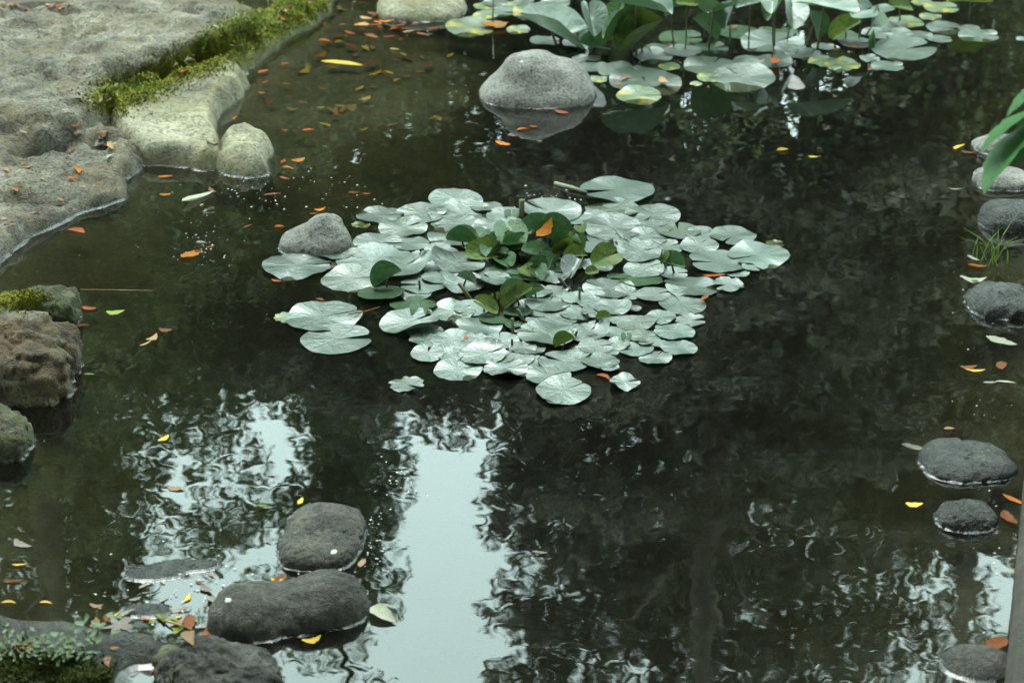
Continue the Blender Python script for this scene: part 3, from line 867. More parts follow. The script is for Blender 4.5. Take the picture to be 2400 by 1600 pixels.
Z2 = [(690, 125, 410, 195), (660, 255, 310, 235), (545, 290, 130, 30), (420, 315, 180, 60), (920, 295, 320, -120), (660, 370, 345, -75), (1090, 390, 265, 90), (930, 370, 210, 20),
      (880, 435, 245, -10), (1260, 410, 190, 0), (1450, 425, 270, -120), (1000, 500, 210, 30), (1230, 490, 220, 60), (1620, 550, 350, 210), (1365, 597, 340, 190), (1590, 625, 140, None),
      (1480, 665, 140, 30), (870, 640, 240, 30), (1060, 670, 160, 0), (1180, 760, 310, 180), (635, 770, 290, 160), (270, 700, 170, 30), (930, 810, 190, 20), (770, 800, 170, 0),
      (1120, 875, 270, 110), (235, 865, 270, 70), (410, 830, 150, 20), (560, 855, 240, 60), (790, 900, 100, None), (280, 790, 160, 0), (430, 930, 200, 20), (255, 965, 290, 180),
      (700, 970, 150, 30), (810, 1000, 210, 10), (970, 960, 190, 250), (1065, 1055, 230, 170), (230, 1065, 340, 175), (690, 1060, 170, 20), (870, 1085, 180, 0), (690, 1135, 150, 20),
      (960, 1130, 100, 60), (880, 1120, 90, 0), (1095, 1160, 205, 165), (810, 1170, 200, 180), (550, 1150, 190, 10), (940, 1225, 190, 60), (105, 1160, 200, 80), (340, 1250, 290, 150),
      (580, 1245, 215, 20), (640, 1285, 110, 200), (150, 1250, 150, 60), (240, 1345, 250, 30), (340, 1440, 315, 40), (280, 1505, 90, 0), (70, 1030, 130, 20), (440, 1190, 150, 60),
      (650, 1190, 90, 30), (520, 500, 200, 40), (760, 480, 160, 20), (620, 440, 220, 0), (880, 560, 180, None), (500, 1040, 200, 60), (60, 1230, 150, 40), (560, 920, 180, 0), (170, 790, 170, 10), (560, 620, 180, 10)]
for fn, lst in ((z1, Z1), (z2, Z2)):
    for (x, y, wd, yw) in lst:
        floating_leaf(*fn(x, y), wd / 2.8, yw, 'flat', pr.choice(['pad', 'pad', 'pad', 'pad_b', 'pad_b', 'pad_worn']), parent=lily)
# leaves whose rims have curled up
for (fn, x, y, wd, yw) in ((z1, 955, 625, 330, 40), (z1, 1355, 735, 250, 20), (z1, 1545, 710, 220, 120), (z1, 1010, 990, 330, 30), (z1, 1490, 1200, 265, 20), (z2, 250, 262, 340, 150),
                           (z2, 830, 530, 280, 20), (z2, 660, 895, 205, 160), (z2, 505, 1060, 235, 60), (z1, 1330, 600, 300, 10)):
    floating_leaf(*fn(x, y), wd / 2.8, yw, 'curl', parent=lily, dz=0.008)
for (fn, x, y, wd, yw) in ((z1, 820, 800, 260, 30), (z1, 1035, 880, 270, 10), (z1, 1660, 650, 220, 20), (z1, 1580, 970, 205, 80), (z1, 1760, 690, 230, 20), (z2, 100, 690, 230, 0),
                           (z2, 850, 715, 250, 0), (z2, 690, 690, 115, 0), (z1, 1725, 925, 170, 0), (z2, 20, 1010, 120, 60), (z2, 330, 620, 260, 50)):
    floating_leaf(*fn(x, y), wd / 2.8, yw, 'flat', 'pad_dark', lily, tx=-6)
for (fn, x, y, wd, yw, kd) in ((z1, 1640, 1295, 255, 70, 'crumple'), (z1, 990, 1400, 215, -40, 'torn'), (z2, 1415, 745, 190, 200, 'torn'), (z2, 1170, 980, 180, 0, 'torn'), (z2, 740, 1385, 175, 20, 'crumple')):
    floating_leaf(*fn(x, y), wd / 2.8, yw, kd, parent=lily)
for (fn, x, y, wd, yw) in ((z1, 690, 355, 110, 30), (z1, 490, 620, 130, 30), (z1, 200, 965, 150, 10), (z2, 985, 800, 120, 10), (z2, 1725, 480, 110, 0)):
    floating_leaf(*fn(x, y), wd / 2.8, yw, 'torn', 'pad_yellow', lily, dz=-0.006)
# detached pair of pads
for (x, y, wd, yw, lb) in ((445, 955, 425, 22, 'round lily leaf with a straw in its notch, off the main raft'), (530, 1105, 400, 12, 'round lily leaf with an empty wedge notch, floating off the main raft')):
    o = floating_leaf(*z1(x, y), wd / 2.8, yw, name='lily_leaf', tx=0.5, ty=0)
    tag(o, lb, 'lily leaf')

def zc(x, y): return 1050 + x / 5.2267, 460 + y / 5.2267
# raised, cupped young leaves in the middle of the raft (zoom 5.2267)
for (x, y, wd, hz, yw, tx, ty, mt, kd, vi) in (
        (760, 500, 520, .10, 100, 38, 5, 'leaf_up', 'up', 0), (1080, 400, 420, .12, 200, 40, -22, 'leaf_up', 'up', 1), (880, 640, 430, .05, 20, 26, 6, 'leaf_up', 'up', 4),
        (1250, 520, 500, .10, 160, 10, 22, 'leaf_up', 'fold', 0), (1240, 400, 250, .13, 215, 25, -35, 'leaf_spot', 'fold', 1), (440, 690, 430, .06, 15, 50, 12, 'leaf_spot', 'up', 3),
        (180, 560, 360, .07, 170, -28, 4, 'leaf_up', 'fold', 0), (1400, 480, 260, .09, 80, 40, 0, 'pad', 'up', 4), (1620, 560, 230, .11, 100, 62, -10, 'leaf_up', 'up', 5),
        (1540, 490, 120, .13, 90, 66, -20, 'leaf_spot', 'fold', 1), (1560, 720, 280, .07, 20, 35, 15, 'leaf_spot', 'up', 1), (1930, 750, 420, .09, 40, 52, 22, 'leaf_spot', 'up', 0),
        (1540, 890, 370, .06, 250, 32, -10, 'pad', 'up', 2), (1100, 880, 250, .05, 10, 20, 5, 'leaf_up', 'fold', 0), (1760, 920, 170, .05, 30, 45, 20, 'leaf_spot', 'up', 3),
        (850, 1240, 400, .08, 205, 48, -28, 'leaf_spot', 'up', 1), (800, 1160, 300, .09, 210, 35, -30, 'leaf_up', 'up', 5), (460, 1340, 300, .06, 160, 50, 20, 'leaf_spot', 'up', 3),
        (610, 1215, 80, .08, 100, 65, 0, 'leaf_spot', 'fold', 1), (525, 1225, 70, .08, 80, 60, 10, 'leaf_spot', 'fold', 0), (1070, 1190, 220, .05, 200, 20, -25, 'leaf_up', 'fold', 1),
        (1110, 760, 180, .04, 60, 40, -40, 'leaf_up', 'up', 2), (640, 560, 330, .06, 30, 14, 0, 'leaf_up', 'up', 4), (780, 240, 230, .03, 90, 25, 0, 'leaf_up', 'up', 0)):
    raised_leaf(*zc(x, y), wd / 5.2267, hz, yw, tx, ty, mt, lily, kd, vi=vi, stalk='stalk_dark')
for (fn, x, y, wd, hz, yw, tx, ty, mt, kd, vi) in (
        (z2, 1050, 610, 170, .09, 150, 40, -12, 'leaf_up', 'up', 5), (z2, 985, 565, 90, .13, 80, 70, 20, 'leaf_spot', 'fold', 0), (z1, 860, 710, 190, .07, 200, 20, -28, 'leaf_up', 'fold', 1),
        (z1, 1080, 925, 170, .035, 90, 30, -8, 'leaf_up', 'up', 1), (z2, 345, 1130, 130, .03, 200, 30, -18, 'leaf_spot', 'fold', 0), (z2, 600, 965, 95, .03, 190, 30, -12, 'leaf_spot', 'up', 2), (z2, 750, 1095, 90, .02, 90, 30, 0, 'leaf_up', 'up', 3)):
    raised_leaf(*fn(x, y), wd / 2.8, hz, yw, tx, ty, mt, lily, kd, vi=vi, stalk='stalk_dark')
for q in range(16):
    x, y = pr.gauss(1150, 420), pr.gauss(700, 190)
    raised_leaf(*zc(x, y), pr.uniform(180, 380) / 5.2267, pr.uniform(.03, .08), pr.uniform(0, 360), pr.uniform(5, 32), pr.uniform(-18, 18), pr.choice(['leaf_up', 'leaf_up', 'pad_dark', 'leaf_spot']), lily, pr.choice(['up', 'up', 'fold']), stalk='stalk_dark')
# stems cut off above the water
for a in ((1222, 517, 1223, 470, 14, 'stalk'), (1101, 699, 1076, 664, 9, 'stalk'), (1075, 772, 1056, 748, 9, 'stalk_dark'), (1202, 783, 1201, 746, 8, 'stalk'), (1230, 760, 1213, 725, 9, 'stalk_dark'),
          (1331, 680, 1310, 650, 10, 'stalk_dark'), (984, 680, 983, 657, 6, 'stalk_dark'), (1376, 760, 1376, 735, 7, 'stalk_dark'), (1345, 795, 1352, 776, 6, 'stalk_dark'), (1358, 707, 1358, 675, 6, 'stalk'),
          (1205, 548, 1199, 525, 8, 'stalk'), (1178, 600, 1167, 562, 11, 'stalk_dark'), (1437, 598, 1433, 560, 9, 'stalk'), (1445, 598, 1444, 566, 7, 'stalk'), (1200, 815, 1200, 795, 6, 'stalk_dark')):
    stub(a[0], a[1], a[2], a[3], a[4], lily, a[5])

# ---- far group
def z3(x, y): return 1200 + x / 3.36, y / 3.36
def z4(x, y): return 1800 + x / 3.485, y / 3.485
far = empty('pond_lily', P(1700, 60, -0.3), 'far clump of lily plants with tall raised leaves and floating leaves behind the domed boulder', 'water plant')
v, f = tube([P(1350, 70, -0.3), P(1600, 40, -0.26), P(1800, 50, -0.26), P(2000, 40, -0.3)], [0.03, 0.045, 0.045, 0.03], 9)
link('rhizome', make_mesh('rhizome', v, f), M['rhizome'], None, far)
for (x, y, wd, yw, mt) in ((190, 95, 320, 20, 'pad_yellow'), (30, 45, 150, 0, 'pad_yellow'), (50, 235, 160, -20, 'pad_yellow'), (330, 30, 220, 0, 'pad'), (540, 462, 120, 10, 'pad'), (640, 460, 105, 190, 'pad'),
                       (630, 530, 210, 10, 'pad'), (815, 545, 250, 0, 'pad'), (1010, 565, 180, 30, 'pad'), (670, 625, 140, 0, 'pad_yellow'), (1050, 645, 500, 98, 'pad'), (1000, 752, 300, 0, 'pad_yellow'),
                       (1110, 440, 270, 100, 'pad'), (1345, 400, 250, 0, 'pad'), (1330, 300, 290, 0, 'pad_dark'), (1570, 385, 230, 20, 'pad_dark'), (1140, 380, 170, 0, 'pad_dark'), (1240, 525, 150, 0, 'pad_yellow'),
                       (1555, 520, 350, 60, 'pad'), (1780, 552, 400, 30, 'pad'), (1815, 612, 450, 120, 'pad'), (1570, 612, 190, 0, 'pad_yellow'), (1860, 475, 190, 0, 'pad'), (2060, 482, 260, 90, 'pad'),
                       (2280, 430, 220, 20, 'pad'), (2140, 400, 180, 0, 'pad'), (2050, 335, 420, 30, 'pad'), (1790, 255, 270, 0, 'pad_dark'), (2090, 280, 300, 0, 'pad_dark'), (420, 180, 260, 0, 'pad'), (500, 330, 180, 0, 'pad'), (260, 320, 200, 0, 'pad'), (1480, 470, 150, 20, 'pad_dark'), (1450, 660, 80, 0, 'pad_yellow'),
                       (-330, 215, 330, 0, 'pad_yellow'), (-150, 200, 170, 20, 'pad_yellow'), (-205, 118, 170, 0, 'pad_yellow'), (-90, 95, 190, 0, 'pad'), (-215, 50, 150, 0, 'pad_yellow'), (-130, 20, 180, 0, 'pad'), (90, 20, 150, 0, 'pad')):
    floating_leaf(*z3(x, y), wd / 3.36, yw, 'flat', mt, far, tx=pr.uniform(2, 8))
for (x, y, wd, yw, mt) in ((300, 430, 210, 20, 'pad'), (450, 380, 160, 0, 'pad'), (600, 530, 260, 170, 'pad_yellow'), (450, 500, 200, 0, 'pad_yellow'), (975, 540, 230, 0, 'pad'), (830, 475, 140, 30, 'pad'), (1110, 402, 450, 20, 'pad'),
                       (720, 350, 240, 0, 'pad'), (890, 270, 210, 0, 'pad'), (1070, 275, 200, 0, 'pad'), (1240, 290, 190, 40, 'pad'), (1405, 320, 165, 0, 'pad'), (1440, 230, 250, 0, 'pad'), (1650, 240, 160, 0, 'pad'),
                       (1720, 292, 280, 0, 'pad'), (1130, 180, 250, 0, 'pad_yellow'), (940, 70, 160, 0, 'pad'), (1415, 62, 240, 0, 'pad_yellow'), (1000, 200, 210, 0, 'pad'), (1260, 20, 150, 0, 'pad_yellow'), (640, 300, 220, 0, 'pad_dark'), (2080, 318, 90, 0, 'pad'), (1330, 140, 160, 0, 'pad_yellow')):
    floating_leaf(*z4(x, y), wd / 3.485, yw, 'flat', mt, far, tx=pr.uniform(2, 8))
def z5(x, y): return 1200 + x / 5.88, y / 5.88
def z6(x, y): return 1600 + x / 5.88, y / 5.88
for (fn, k_, x, y, wd, hz, yw, tx, ty, mt, kd, vi) in (
        (z5, 5.88, 560, 440, 820, .10, 160, 10, 20, 'leaf_far', 'up', 1), (z5, 5.88, 1090, 260, 430, .26, 100, 62, 12, 'leaf_far', 'up', 2), (z5, 5.88, 1720, 80, 760, .36, 170, 14, 6, 'leaf_far', 'up', 4),
        (z5, 5.88, 1620, 470, 560, .14, 15, -30, -6, 'leaf_up', 'fold', 0), (z5, 5.88, 1790, 520, 560, .13, 205, 60, -40, 'leaf_spot', 'fold', 1), (z5, 5.88, 1420, 250, 420, .22, 60, 70, -40, 'leaf_up', 'up', 0),
        (z5, 5.88, 900, 410, 260, .12, 30, 25, 0, 'leaf_far', 'up', 3), (z5, 5.88, 1120, 620, 400, .07, 20, 55, 40, 'leaf_up', 'up', 5), (z5, 5.88, 2180, 90, 300, .33, 0, -40, 0, 'leaf_up', 'up', 1),
        (z6, 5.88, 430, 120, 620, .30, 100, -48, 12, 'leaf_up', 'up', 0), (z6, 5.88, 650, 210, 340, .22, 60, 50, -45, 'leaf_far', 'up', 2), (z6, 5.88, 930, 60, 320, .34, 20, 30, 0, 'leaf_far', 'up', 4),
        (z6, 5.88, 1510, 180, 420, .24, 90, 55, 20, 'leaf_far', 'up', 1), (z6, 5.88, 1270, 110, 360, .30, 60, 45, -20, 'leaf_up', 'up', 5), (z6, 5.88, 1960, 80, 720, .33, 170, 22, 4, 'leaf_far', 'up', 3),
        (z6, 5.88, 300, 400, 360, .08, 150, 40, 30, 'leaf_up', 'up', 2), (z6, 5.88, 60, 40, 260, .36, 20, 40, 20, 'leaf_spot', 'up', 0), (z6, 5.88, 1800, 350, 300, .16, 120, 60, 50, 'leaf_up', 'fold', 0),
        (z4, 3.485, 770, 95, 230, .22, 40, 45, 25, 'leaf_far', 'up', 0), (z4, 3.485, 640, 245, 230, .08, 200, 48, -30, 'leaf_spot', 'up', 1), (z4, 3.485, 880, 150, 180, .16, 60, 60, 40, 'leaf_up', 'up', 4),
        (z4, 3.485, 1080, 50, 190, .14, 200, 40, 25, 'leaf_spot', 'up', 3), (z4, 3.485, 1650, 15, 300, .12, 0, 30, 4, 'leaf_spot', 'up', 2), (z4, 3.485, 40, 30, 200, .36, 80, 30, -20, 'leaf_far', 'up', 5)):
    raised_leaf(*fn(x, y), wd / k_, hz, yw, tx, ty, mt, far, kd, vi=vi, stalk='stalk')
# closed bud standing among the far floating leaves
bx = Vector(P(*z4(845, 400), 0))
v, f = tube([bx + Vector((0, 0, -0.1)), bx + Vector((0, 0, 0.005)), bx + Vector((0, 0, 0.03)), bx + Vector((0.002, 0, 0.055)), bx + Vector((0.003, 0, 0.085))], [0.006, 0.012, 0.017, 0.012, 0.002], 8)
link('flower_bud', make_mesh('flower_bud', v, f), M['leaf_up'], None, far)
# straight stem of the yellowing leaf
v, f = tube([P(1155, 65, -0.1), P(1155, 65, 0.0), P(1156, 20, 0.05) + Vector((0, 0, .12))], [0.004, 0.004, 0.003], 6)
link('cut_stem', make_mesh('cut_stem', v, f), M['stalk'], None, far)

# ------------------------------------------------------------------ fallen leaves
def fallen_mesh(seed, wid=0.36, bend=0.15, curl=0.12, n=9):
    r_ = random.Random(seed)
    vs, fs = [], []
    a = r_.uniform(-0.2, 0.2)
    for i in range(n):
        t_ = i / (n - 1)
        x = t_ - 0.5
        wd = wid * 0.5 * (math.sin(math.pi * min(1, t_ ** 0.8)) ** 0.8) + 0.008
        zc_ = bend * (x * x * 4 - 0.3) * 0.4
        yc = a * math.sin(math.pi * t_)
        for sgn in (-1, 0, 1):
            vs.append((x, yc + sgn * wd * (1 + 0.22 * r_.uniform(-1, 1)), zc_ + curl * abs(sgn) * wd * 0.9 + 0.008))
    for i in range(n - 1):
        for q in (0, 1):
            b = i * 3 + q
            fs.append((b, b + 3, b + 4, b + 1))
    return make_mesh('fallen_leaf', vs, fs)
fall_meshes = [fallen_mesh(i, 0.22 + 0.07 * (i % 5), 0.08 + 0.12 * (i % 3), 0.1 + 0.3 * (i % 4)) for i in range(14)]
for m_ in fall_meshes: m_.materials.append(M['dead_orange'])
K = 2400 / 2352
rr = random.Random(31)
lv, lf = [(0, 0, 0.03)], []
for i in range(40):
    a_ = 6.2832 * i / 40
    q_ = 0.5 * (0.42 + 0.58 * abs(math.cos(2.5 * a_)) ** 1.4) * (1.0 if abs(a_ - math.pi) > 0.5 else 0.75)
    lv.append((q_ * math.cos(a_), q_ * math.sin(a_) * 0.9, 0.03 * math.sin(5 * a_) + 0.02))
for i in range(40): lf.append((0, 1 + i, 1 + (i + 1) % 40))
lobed_mesh = make_mesh('fallen_leaf', lv, lf); lobed_mesh.materials.append(M['dead_grey'])
CNAME = {'orange': 'orange', 'rust': 'rust brown', 'red': 'reddish', 'yellow': 'yellow', 'pale': 'pale', 'green': 'green', 'tan': 'buff', 'grey': 'grey'}
def fallen(x, y, ln, ang, c, label, group, z=0.002, full=True, tilt=None, cat='leaf', on=False, mesh=None):
    if full: x, y, ln = x * K, y * K, ln * K
    hit = None
    if on:
        hit, nr = surf(x, y)
        z = hit.z + 0.004
    s = scale_at(x, y, z) * ln
    ca, sa = math.cos(R(ang)), math.sin(R(ang)) / math.sin(PITCH)
    L = math.hypot(ca, sa)
    yaw = math.degrees(math.atan2(sa, ca))
    tx, ty = (pr.uniform(-6, 6), pr.uniform(-6, 6)) if tilt is None else tilt
    o = link('fallen_leaf', mesh or pr.choice(fall_meshes), M['dead_' + c], pad_matrix(P(x, y, z), s * min(L, 1.7), yaw, tx, ty))
    return tag(o, label.replace('{c}', CNAME[c]), cat, group)

one = lambda *a, **k: fallen(*a, None, **k)
one(785, 148, 98, -3, 'yellow', 'large yellow orange leaf floating alone beyond the pale slab', mesh=fall_meshes[0])
one(455, 457, 70, 32, 'pale', 'large pale green leaf floating in the inlet between the slabs')
one(440, 583, 50, 42, 'orange', 'long orange leaf crossing a pale one in the shadowed shallows')
one(462, 558, 24, 0, 'pale', 'pale curled leaf touching the long orange leaf in the shallows')
one(483, 566, 22, 15, 'rust', 'short rust leaf tip beside the pale curled leaf in the shallows')
one(176, 535, 45, -14, 'red', 'red orange leaf floating just off the rough grey slab')
one(205, 708, 36, -8, 'red', 'red leaf touching the dark mossy block of rock')
one(185, 752, 40, 12, 'rust', 'brown leaf caught under the edge of the tan weathered rock')
one(265, 716, 44, 2, 'green', 'narrow green leaf floating near the mossy block of rock')
one(885, 1412, 62, -28, 'pale', 'pale green twisted leaf at the tip of the bean shaped rock')
one(715, 1467, 44, 14, 'yellow', 'yellow leaf floating against the front of the bean shaped rock')
one(440, 1467, 38, -55, 'tan', 'tan leaf propped between the bean shaped and the rounded dark rocks', on=True)
one(832, 1293, 20, 60, 'tan', 'small tan leaf stuck to the side of the squarish basalt rock', z=0.015)
one(690, 1150, 20, 65, 'yellow', 'small yellow leaf behind the squarish basalt rock')
one(2100, 1157, 40, -4, 'yellow', 'bright yellow curled leaf floating near the small dark wet stone')
one(1385, 867, 34, -22, 'red', 'red brown leaf at the front tip of the lily raft')
one(1640, 632, 55, -4, 'red', 'red leaf lying along the right hand lily leaves')
one(1618, 686, 22, 40, 'red', 'small red leaf tucked under a lily leaf rim at the right of the raft', z=0.012)
one(1068, 0 + 775, 12, 70, 'red', 'tiny red leaf between the lily leaves beside a cut stem', z=0.012)
one(1250, 522, 40, 28, 'orange', 'orange leaf caught upright among the raised lily leaves', z=0.11, tilt=(50, 0))
one(1240, 1270, 36, 0, 'grey', 'pinkish grey curled leaf floating in the dark open water')
one(1290, 258, 34, -10, 'red', 'red leaf floating in front of the domed boulder')
one(1135, 58, 66, 6, 'orange', 'orange dying leaf on a pad by the straight yellow stem', z=0.012)
one(60, 1485, 52, 4, 'orange', 'orange leaf with a pale underside on the muddy bank among herbs', on=True, tilt=(25, 5))
one(270, 1436, 78, -10, 'grey', 'large grey brown lobed leaf stranded at the edge of the mud', on=True, mesh=lobed_mesh)
one(262, 1488, 24, 10, 'tan', 'small buff leaf curled on the mud below the grey lobed leaf', on=True)
one(250, 1520, 22, -70, 'tan', 'small buff triangular leaf on the mud by the herbs', on=True)
one(2225, 350, 34, -12, 'rust', 'rust leaf floating off the flat pale stone by the serrated leaves')
one(2205, 338, 36, 28, 'yellow', 'yellow leaf floating off the flat pale stone by the serrated leaves')
one(2245, 613, 44, -8, 'orange', 'orange leaf floating by the thin grass blades near the pitted stone')
one(2300, 783, 66, -16, 'pale', 'pale twisted leaf in front of the pitted wet stone')
one(2100, 1030, 60, -5, 'pale', 'long pale leaf touching the left end of the broad wet stone', z=0.012)

g_ = 'orange and rust leaves drifting off the pale slabs'
for a in ((655, 148, 20, 0, 'orange'), (600, 213, 16, 10, 'orange'), (655, 300, 16, 0, 'orange'), (685, 367, 30, 18, 'orange'), (660, 387, 30, -5, 'orange'), (380, 407, 36, 5, 'orange'), (380, 447, 28, 3, 'orange'), (642, 521, 24, 0, 'orange'), (842, 446, 20, 5, 'orange'), (745, 95, 28, 0, 'orange'), (1045, 437, 22, 0, 'orange')):
    fallen(*a, 'small orange leaf floating on the water off the pale slabs', 'small orange leaves off the pale slabs')
for a in ((605, 165, 24, 20, 'red'), (540, 272, 18, 75, 'red'), (708, 301, 30, 0, 'red'), (650, 372, 16, 60, 'red'), (655, 410, 27, -20, 'rust'), (490, 437, 22, -30, 'rust'), (625, 447, 42, 5, 'rust'), (812, 444, 27, 0, 'rust'), (560, 440, 20, 0, 'rust'), (735, 690, 22, -10, 'rust'), (635, 645, 26, -10, 'red'), (720, 490, 24, 10, 'rust'), (735, 480, 26, 8, 'orange'), (570, 520, 20, 20, 'rust'), (610, 190, 16, 30, 'red')):
    fallen(*a, 'small {c} leaf floating between the pale slabs and the peaked rock', 'small rust red leaves between slabs and peaked rock')
for a in ((335, 790, 26, 30, 'tan'), (380, 757, 32, 0, 'rust'), (348, 775, 24, 40, 'tan'), (375, 1007, 24, 30, 'yellow'), (205, 860, 26, 0, 'green'), (605, 1163, 30, 0, 'green'), (405, 1120, 40, -5, 'tan'), (470, 1140, 24, 0, 'rust'), (640, 1330, 30, 40, 'rust')):
    fallen(*a, 'small withered {c} leaf floating in the dark water between the tan and basalt rocks', 'withered leaves between the tan and basalt rocks')
for a in ((380, 1306, 34, -5, 'orange'), (45, 1297, 36, 0, 'yellow'), (30, 1335, 50, 0, 'rust'), (428, 1372, 22, 60, 'yellow'), (310, 1375, 28, 10, 'grey'), (290, 1410, 40, 20, 'pale'), (435, 1430, 36, -75, 'rust'), (130, 1430, 34, 0, 'yellow'), (215, 1430, 26, 80, 'orange'), (405, 1430, 30, 10, 'orange'), (105, 1385, 30, 0, 'yellow'), (20, 1385, 36, 0, 'yellow'), (460, 1335, 26, 0, 'rust'), (635, 1330, 30, 0, 'yellow'), (480, 1455, 36, 8, 'orange'), (360, 1540, 24, 12, 'red'), (55, 1248, 52, -18, 'grey'), (335, 1345, 30, 20, 'grey')):
    fallen(*a, 'dull {c} leaf in the debris strewn shallows by the muddy bank', 'leaves in the debris by the muddy bank')
for i in range(30):
    x, y = rr.gauss(390, 85), rr.gauss(1395, 42)
    if surf(x * K, y * K)[0].z > 0.01: continue
    fallen(x, y, rr.uniform(12, 34), rr.uniform(-40, 40), rr.choice(['rust', 'grey', 'orange', 'yellow', 'tan', 'grey', 'green']), 'dull {c} leaf in the debris strewn shallows by the muddy bank', 'leaves in the debris by the muddy bank')
for a in ((1797, 345, 28, 5, 'yellow'), (1868, 360, 24, 0, 'yellow'), (1155, 330, 36, -10, 'orange'), (1200, 298, 26, 10, 'orange'), (1180, 312, 24, -20, 'rust'), (1240, 325, 14, 0, 'pale'), (1225, 292, 20, 0, 'orange')):
    fallen(*a, 'small {c} leaf floating in the open water beyond the lily raft', 'leaves in open water beyond the raft')
for a in ((2235, 595, 28, -20, 'pale'), (2235, 640, 62, 0, 'pale'), (2240, 850, 48, 2, 'yellow'), (2225, 842, 40, 0, 'rust'), (2275, 880, 34, 0, 'pale'), (2195, 435, 32, -5, 'pale'), (2310, 878, 44, -4, 'pale'), (2190, 1015, 34, -6, 'green'), (2330, 1150, 50, -20, 'orange'), (2320, 1190, 40, -60, 'rust'), (2250, 665, 30, 0, 'tan'), (2300, 840, 30, 70, 'rust'), (2290, 1480, 60, 30, 'rust'), (2180, 985, 26, 0, 'tan')):
    fallen(*a, '{c} leaf drifted in among the wet stones along the kerb side', 'leaves among the wet stones')
for i in range(34):
    fallen(rr.gauss(890, 55), rr.gauss(52, 20), rr.uniform(16, 34), rr.uniform(-25, 25), rr.choice(['rust', 'red', 'orange', 'rust', 'tan']), '{c} leaf in the soaked drift by the pale far rock', 'soaked leaf drift by the far rock', z=0.002)
for i in range(44):
    fallen(rr.uniform(0, 165), rr.uniform(1, 22), rr.uniform(8, 17), rr.uniform(-60, 60), rr.choice(['rust', 'red', 'rust', 'tan']), '{c} leaf in the damp litter at the far side of the upper slab', 'leaves in the small pool', on=True)
for i in range(14):
    fallen(240 + rr.gauss(0, 11), 322 + rr.gauss(0, 12), rr.uniform(14, 26), rr.uniform(-80, 80), rr.choice(['tan', 'pale', 'tan', 'rust']), 'dry {c} leaf in the little heap in the crack between the slabs', 'dry leaves heaped in the crack', on=True, tilt=(rr.uniform(-14, 14), rr.uniform(-14, 14)))
for i in range(34):
    x, y = rr.uniform(5, 270), rr.uniform(300, 520)
    if y > 600 - 0.75 * x: continue
    fallen(x, y, rr.uniform(9, 24), rr.uniform(-60, 60), rr.choice(['tan', 'tan', 'rust', 'pale', 'orange']), 'dry {c} leaf scrap lying on the rough grey slab', 'leaf scraps on the rough slab', on=True, tilt=(rr.uniform(-14, 14), rr.uniform(-14, 14)))
for i in range(34):
    x = rr.uniform(170, 720); y = 250 - (x - 170) * 0.43 + rr.gauss(0, 22)
    if y < 3: continue
    fallen(x, y, rr.uniform(12, 26), rr.uniform(-70, 70), rr.choice(['tan', 'tan', 'rust', 'pale', 'red']), 'dead {c} leaf lying in the mossy grass strip between the slabs', 'dead leaves in the grass strip', on=True, tilt=(rr.uniform(-14, 14), rr.uniform(-14, 14)))
for i in range(80):
    x, y = rr.gauss(790, 120), rr.gauss(150, 80)
    if y < 5 or x < 590 or surf(x * K, y * K)[0].z > 0.01: continue
    fallen(x, y, rr.uniform(16, 34), rr.uniform(-60, 60), rr.choice(['orange', 'yellow', 'rust', 'tan', 'yellow']), '{c} leaf sunk on the shallow shelf near the large floating yellow leaf', 'leaves sunk on the shallow shelf', z=-rr.uniform(.012, .035))
for a in ((1530, 186, 30, -40, 'tan'), (1438, 178, 26, 20, 'red'), (1785, 142, 30, -75, 'red'), (1740, 145, 40, 15, 'tan'), (1540, 103, 18, 0, 'red'), (1683, 62, 22, 20, 'red'), (1960, 108, 26, 10, 'red'), (1420, 196, 16, 0, 'orange'), (1920, 115, 16, 0, 'orange'), (2000, 160, 16, 0, 'orange')):
    fallen(*a, 'small {c} leaf resting on the far floating leaves', 'reddish leaves on the far floating leaves', z=0.02)

# white dropping on the bean rock, straws and tiny floating specks
def twig(label, pts, r, mat='twig', z=0.004, cat='twig'):
    pp = [P(x * K, y * K, zz) for x, y, zz in pts]
    v, f = tube(pp, [r] * (len(pp) - 1) + [r * 0.6], 6)
    o = link('twig', make_mesh('twig', v, f), M[mat])
    return tag(o, label, cat)
twig('pale broken stick floating behind the back lily leaf', [(1275, 421, 0.004), (1310, 430, 0.008), (1348, 442, 0.006)], 0.008, 'dead_pale')
twig('brown straw lying in the notch of the detached lily leaf', [(800, 722, 0.02), (840, 715, 0.012), (872, 705, 0.004)], 0.002, 'dead_rust')
twig('thin pale straw floating off the tip of the mossy block', [(185, 665, 0.003), (265, 666, 0.004), (350, 667, 0.003)], 0.0018, 'dead_tan')
twig('yellow straw in the debris by the bean shaped rock', [(378, 1424, 0.006), (405, 1432, 0.012), (432, 1441, 0.006)], 0.0025, 'dead_yellow')
twig('dark twig lying across the mud by the grey lobed leaf', [(165, 1470, 0.03), (230, 1472, 0.03), (305, 1453, 0.035)], 0.004)
twig('short dark twig stuck on the smooth pale slab', [(476, 325, 0.08), (492, 333, 0.1), (500, 330, 0.12)], 0.004)

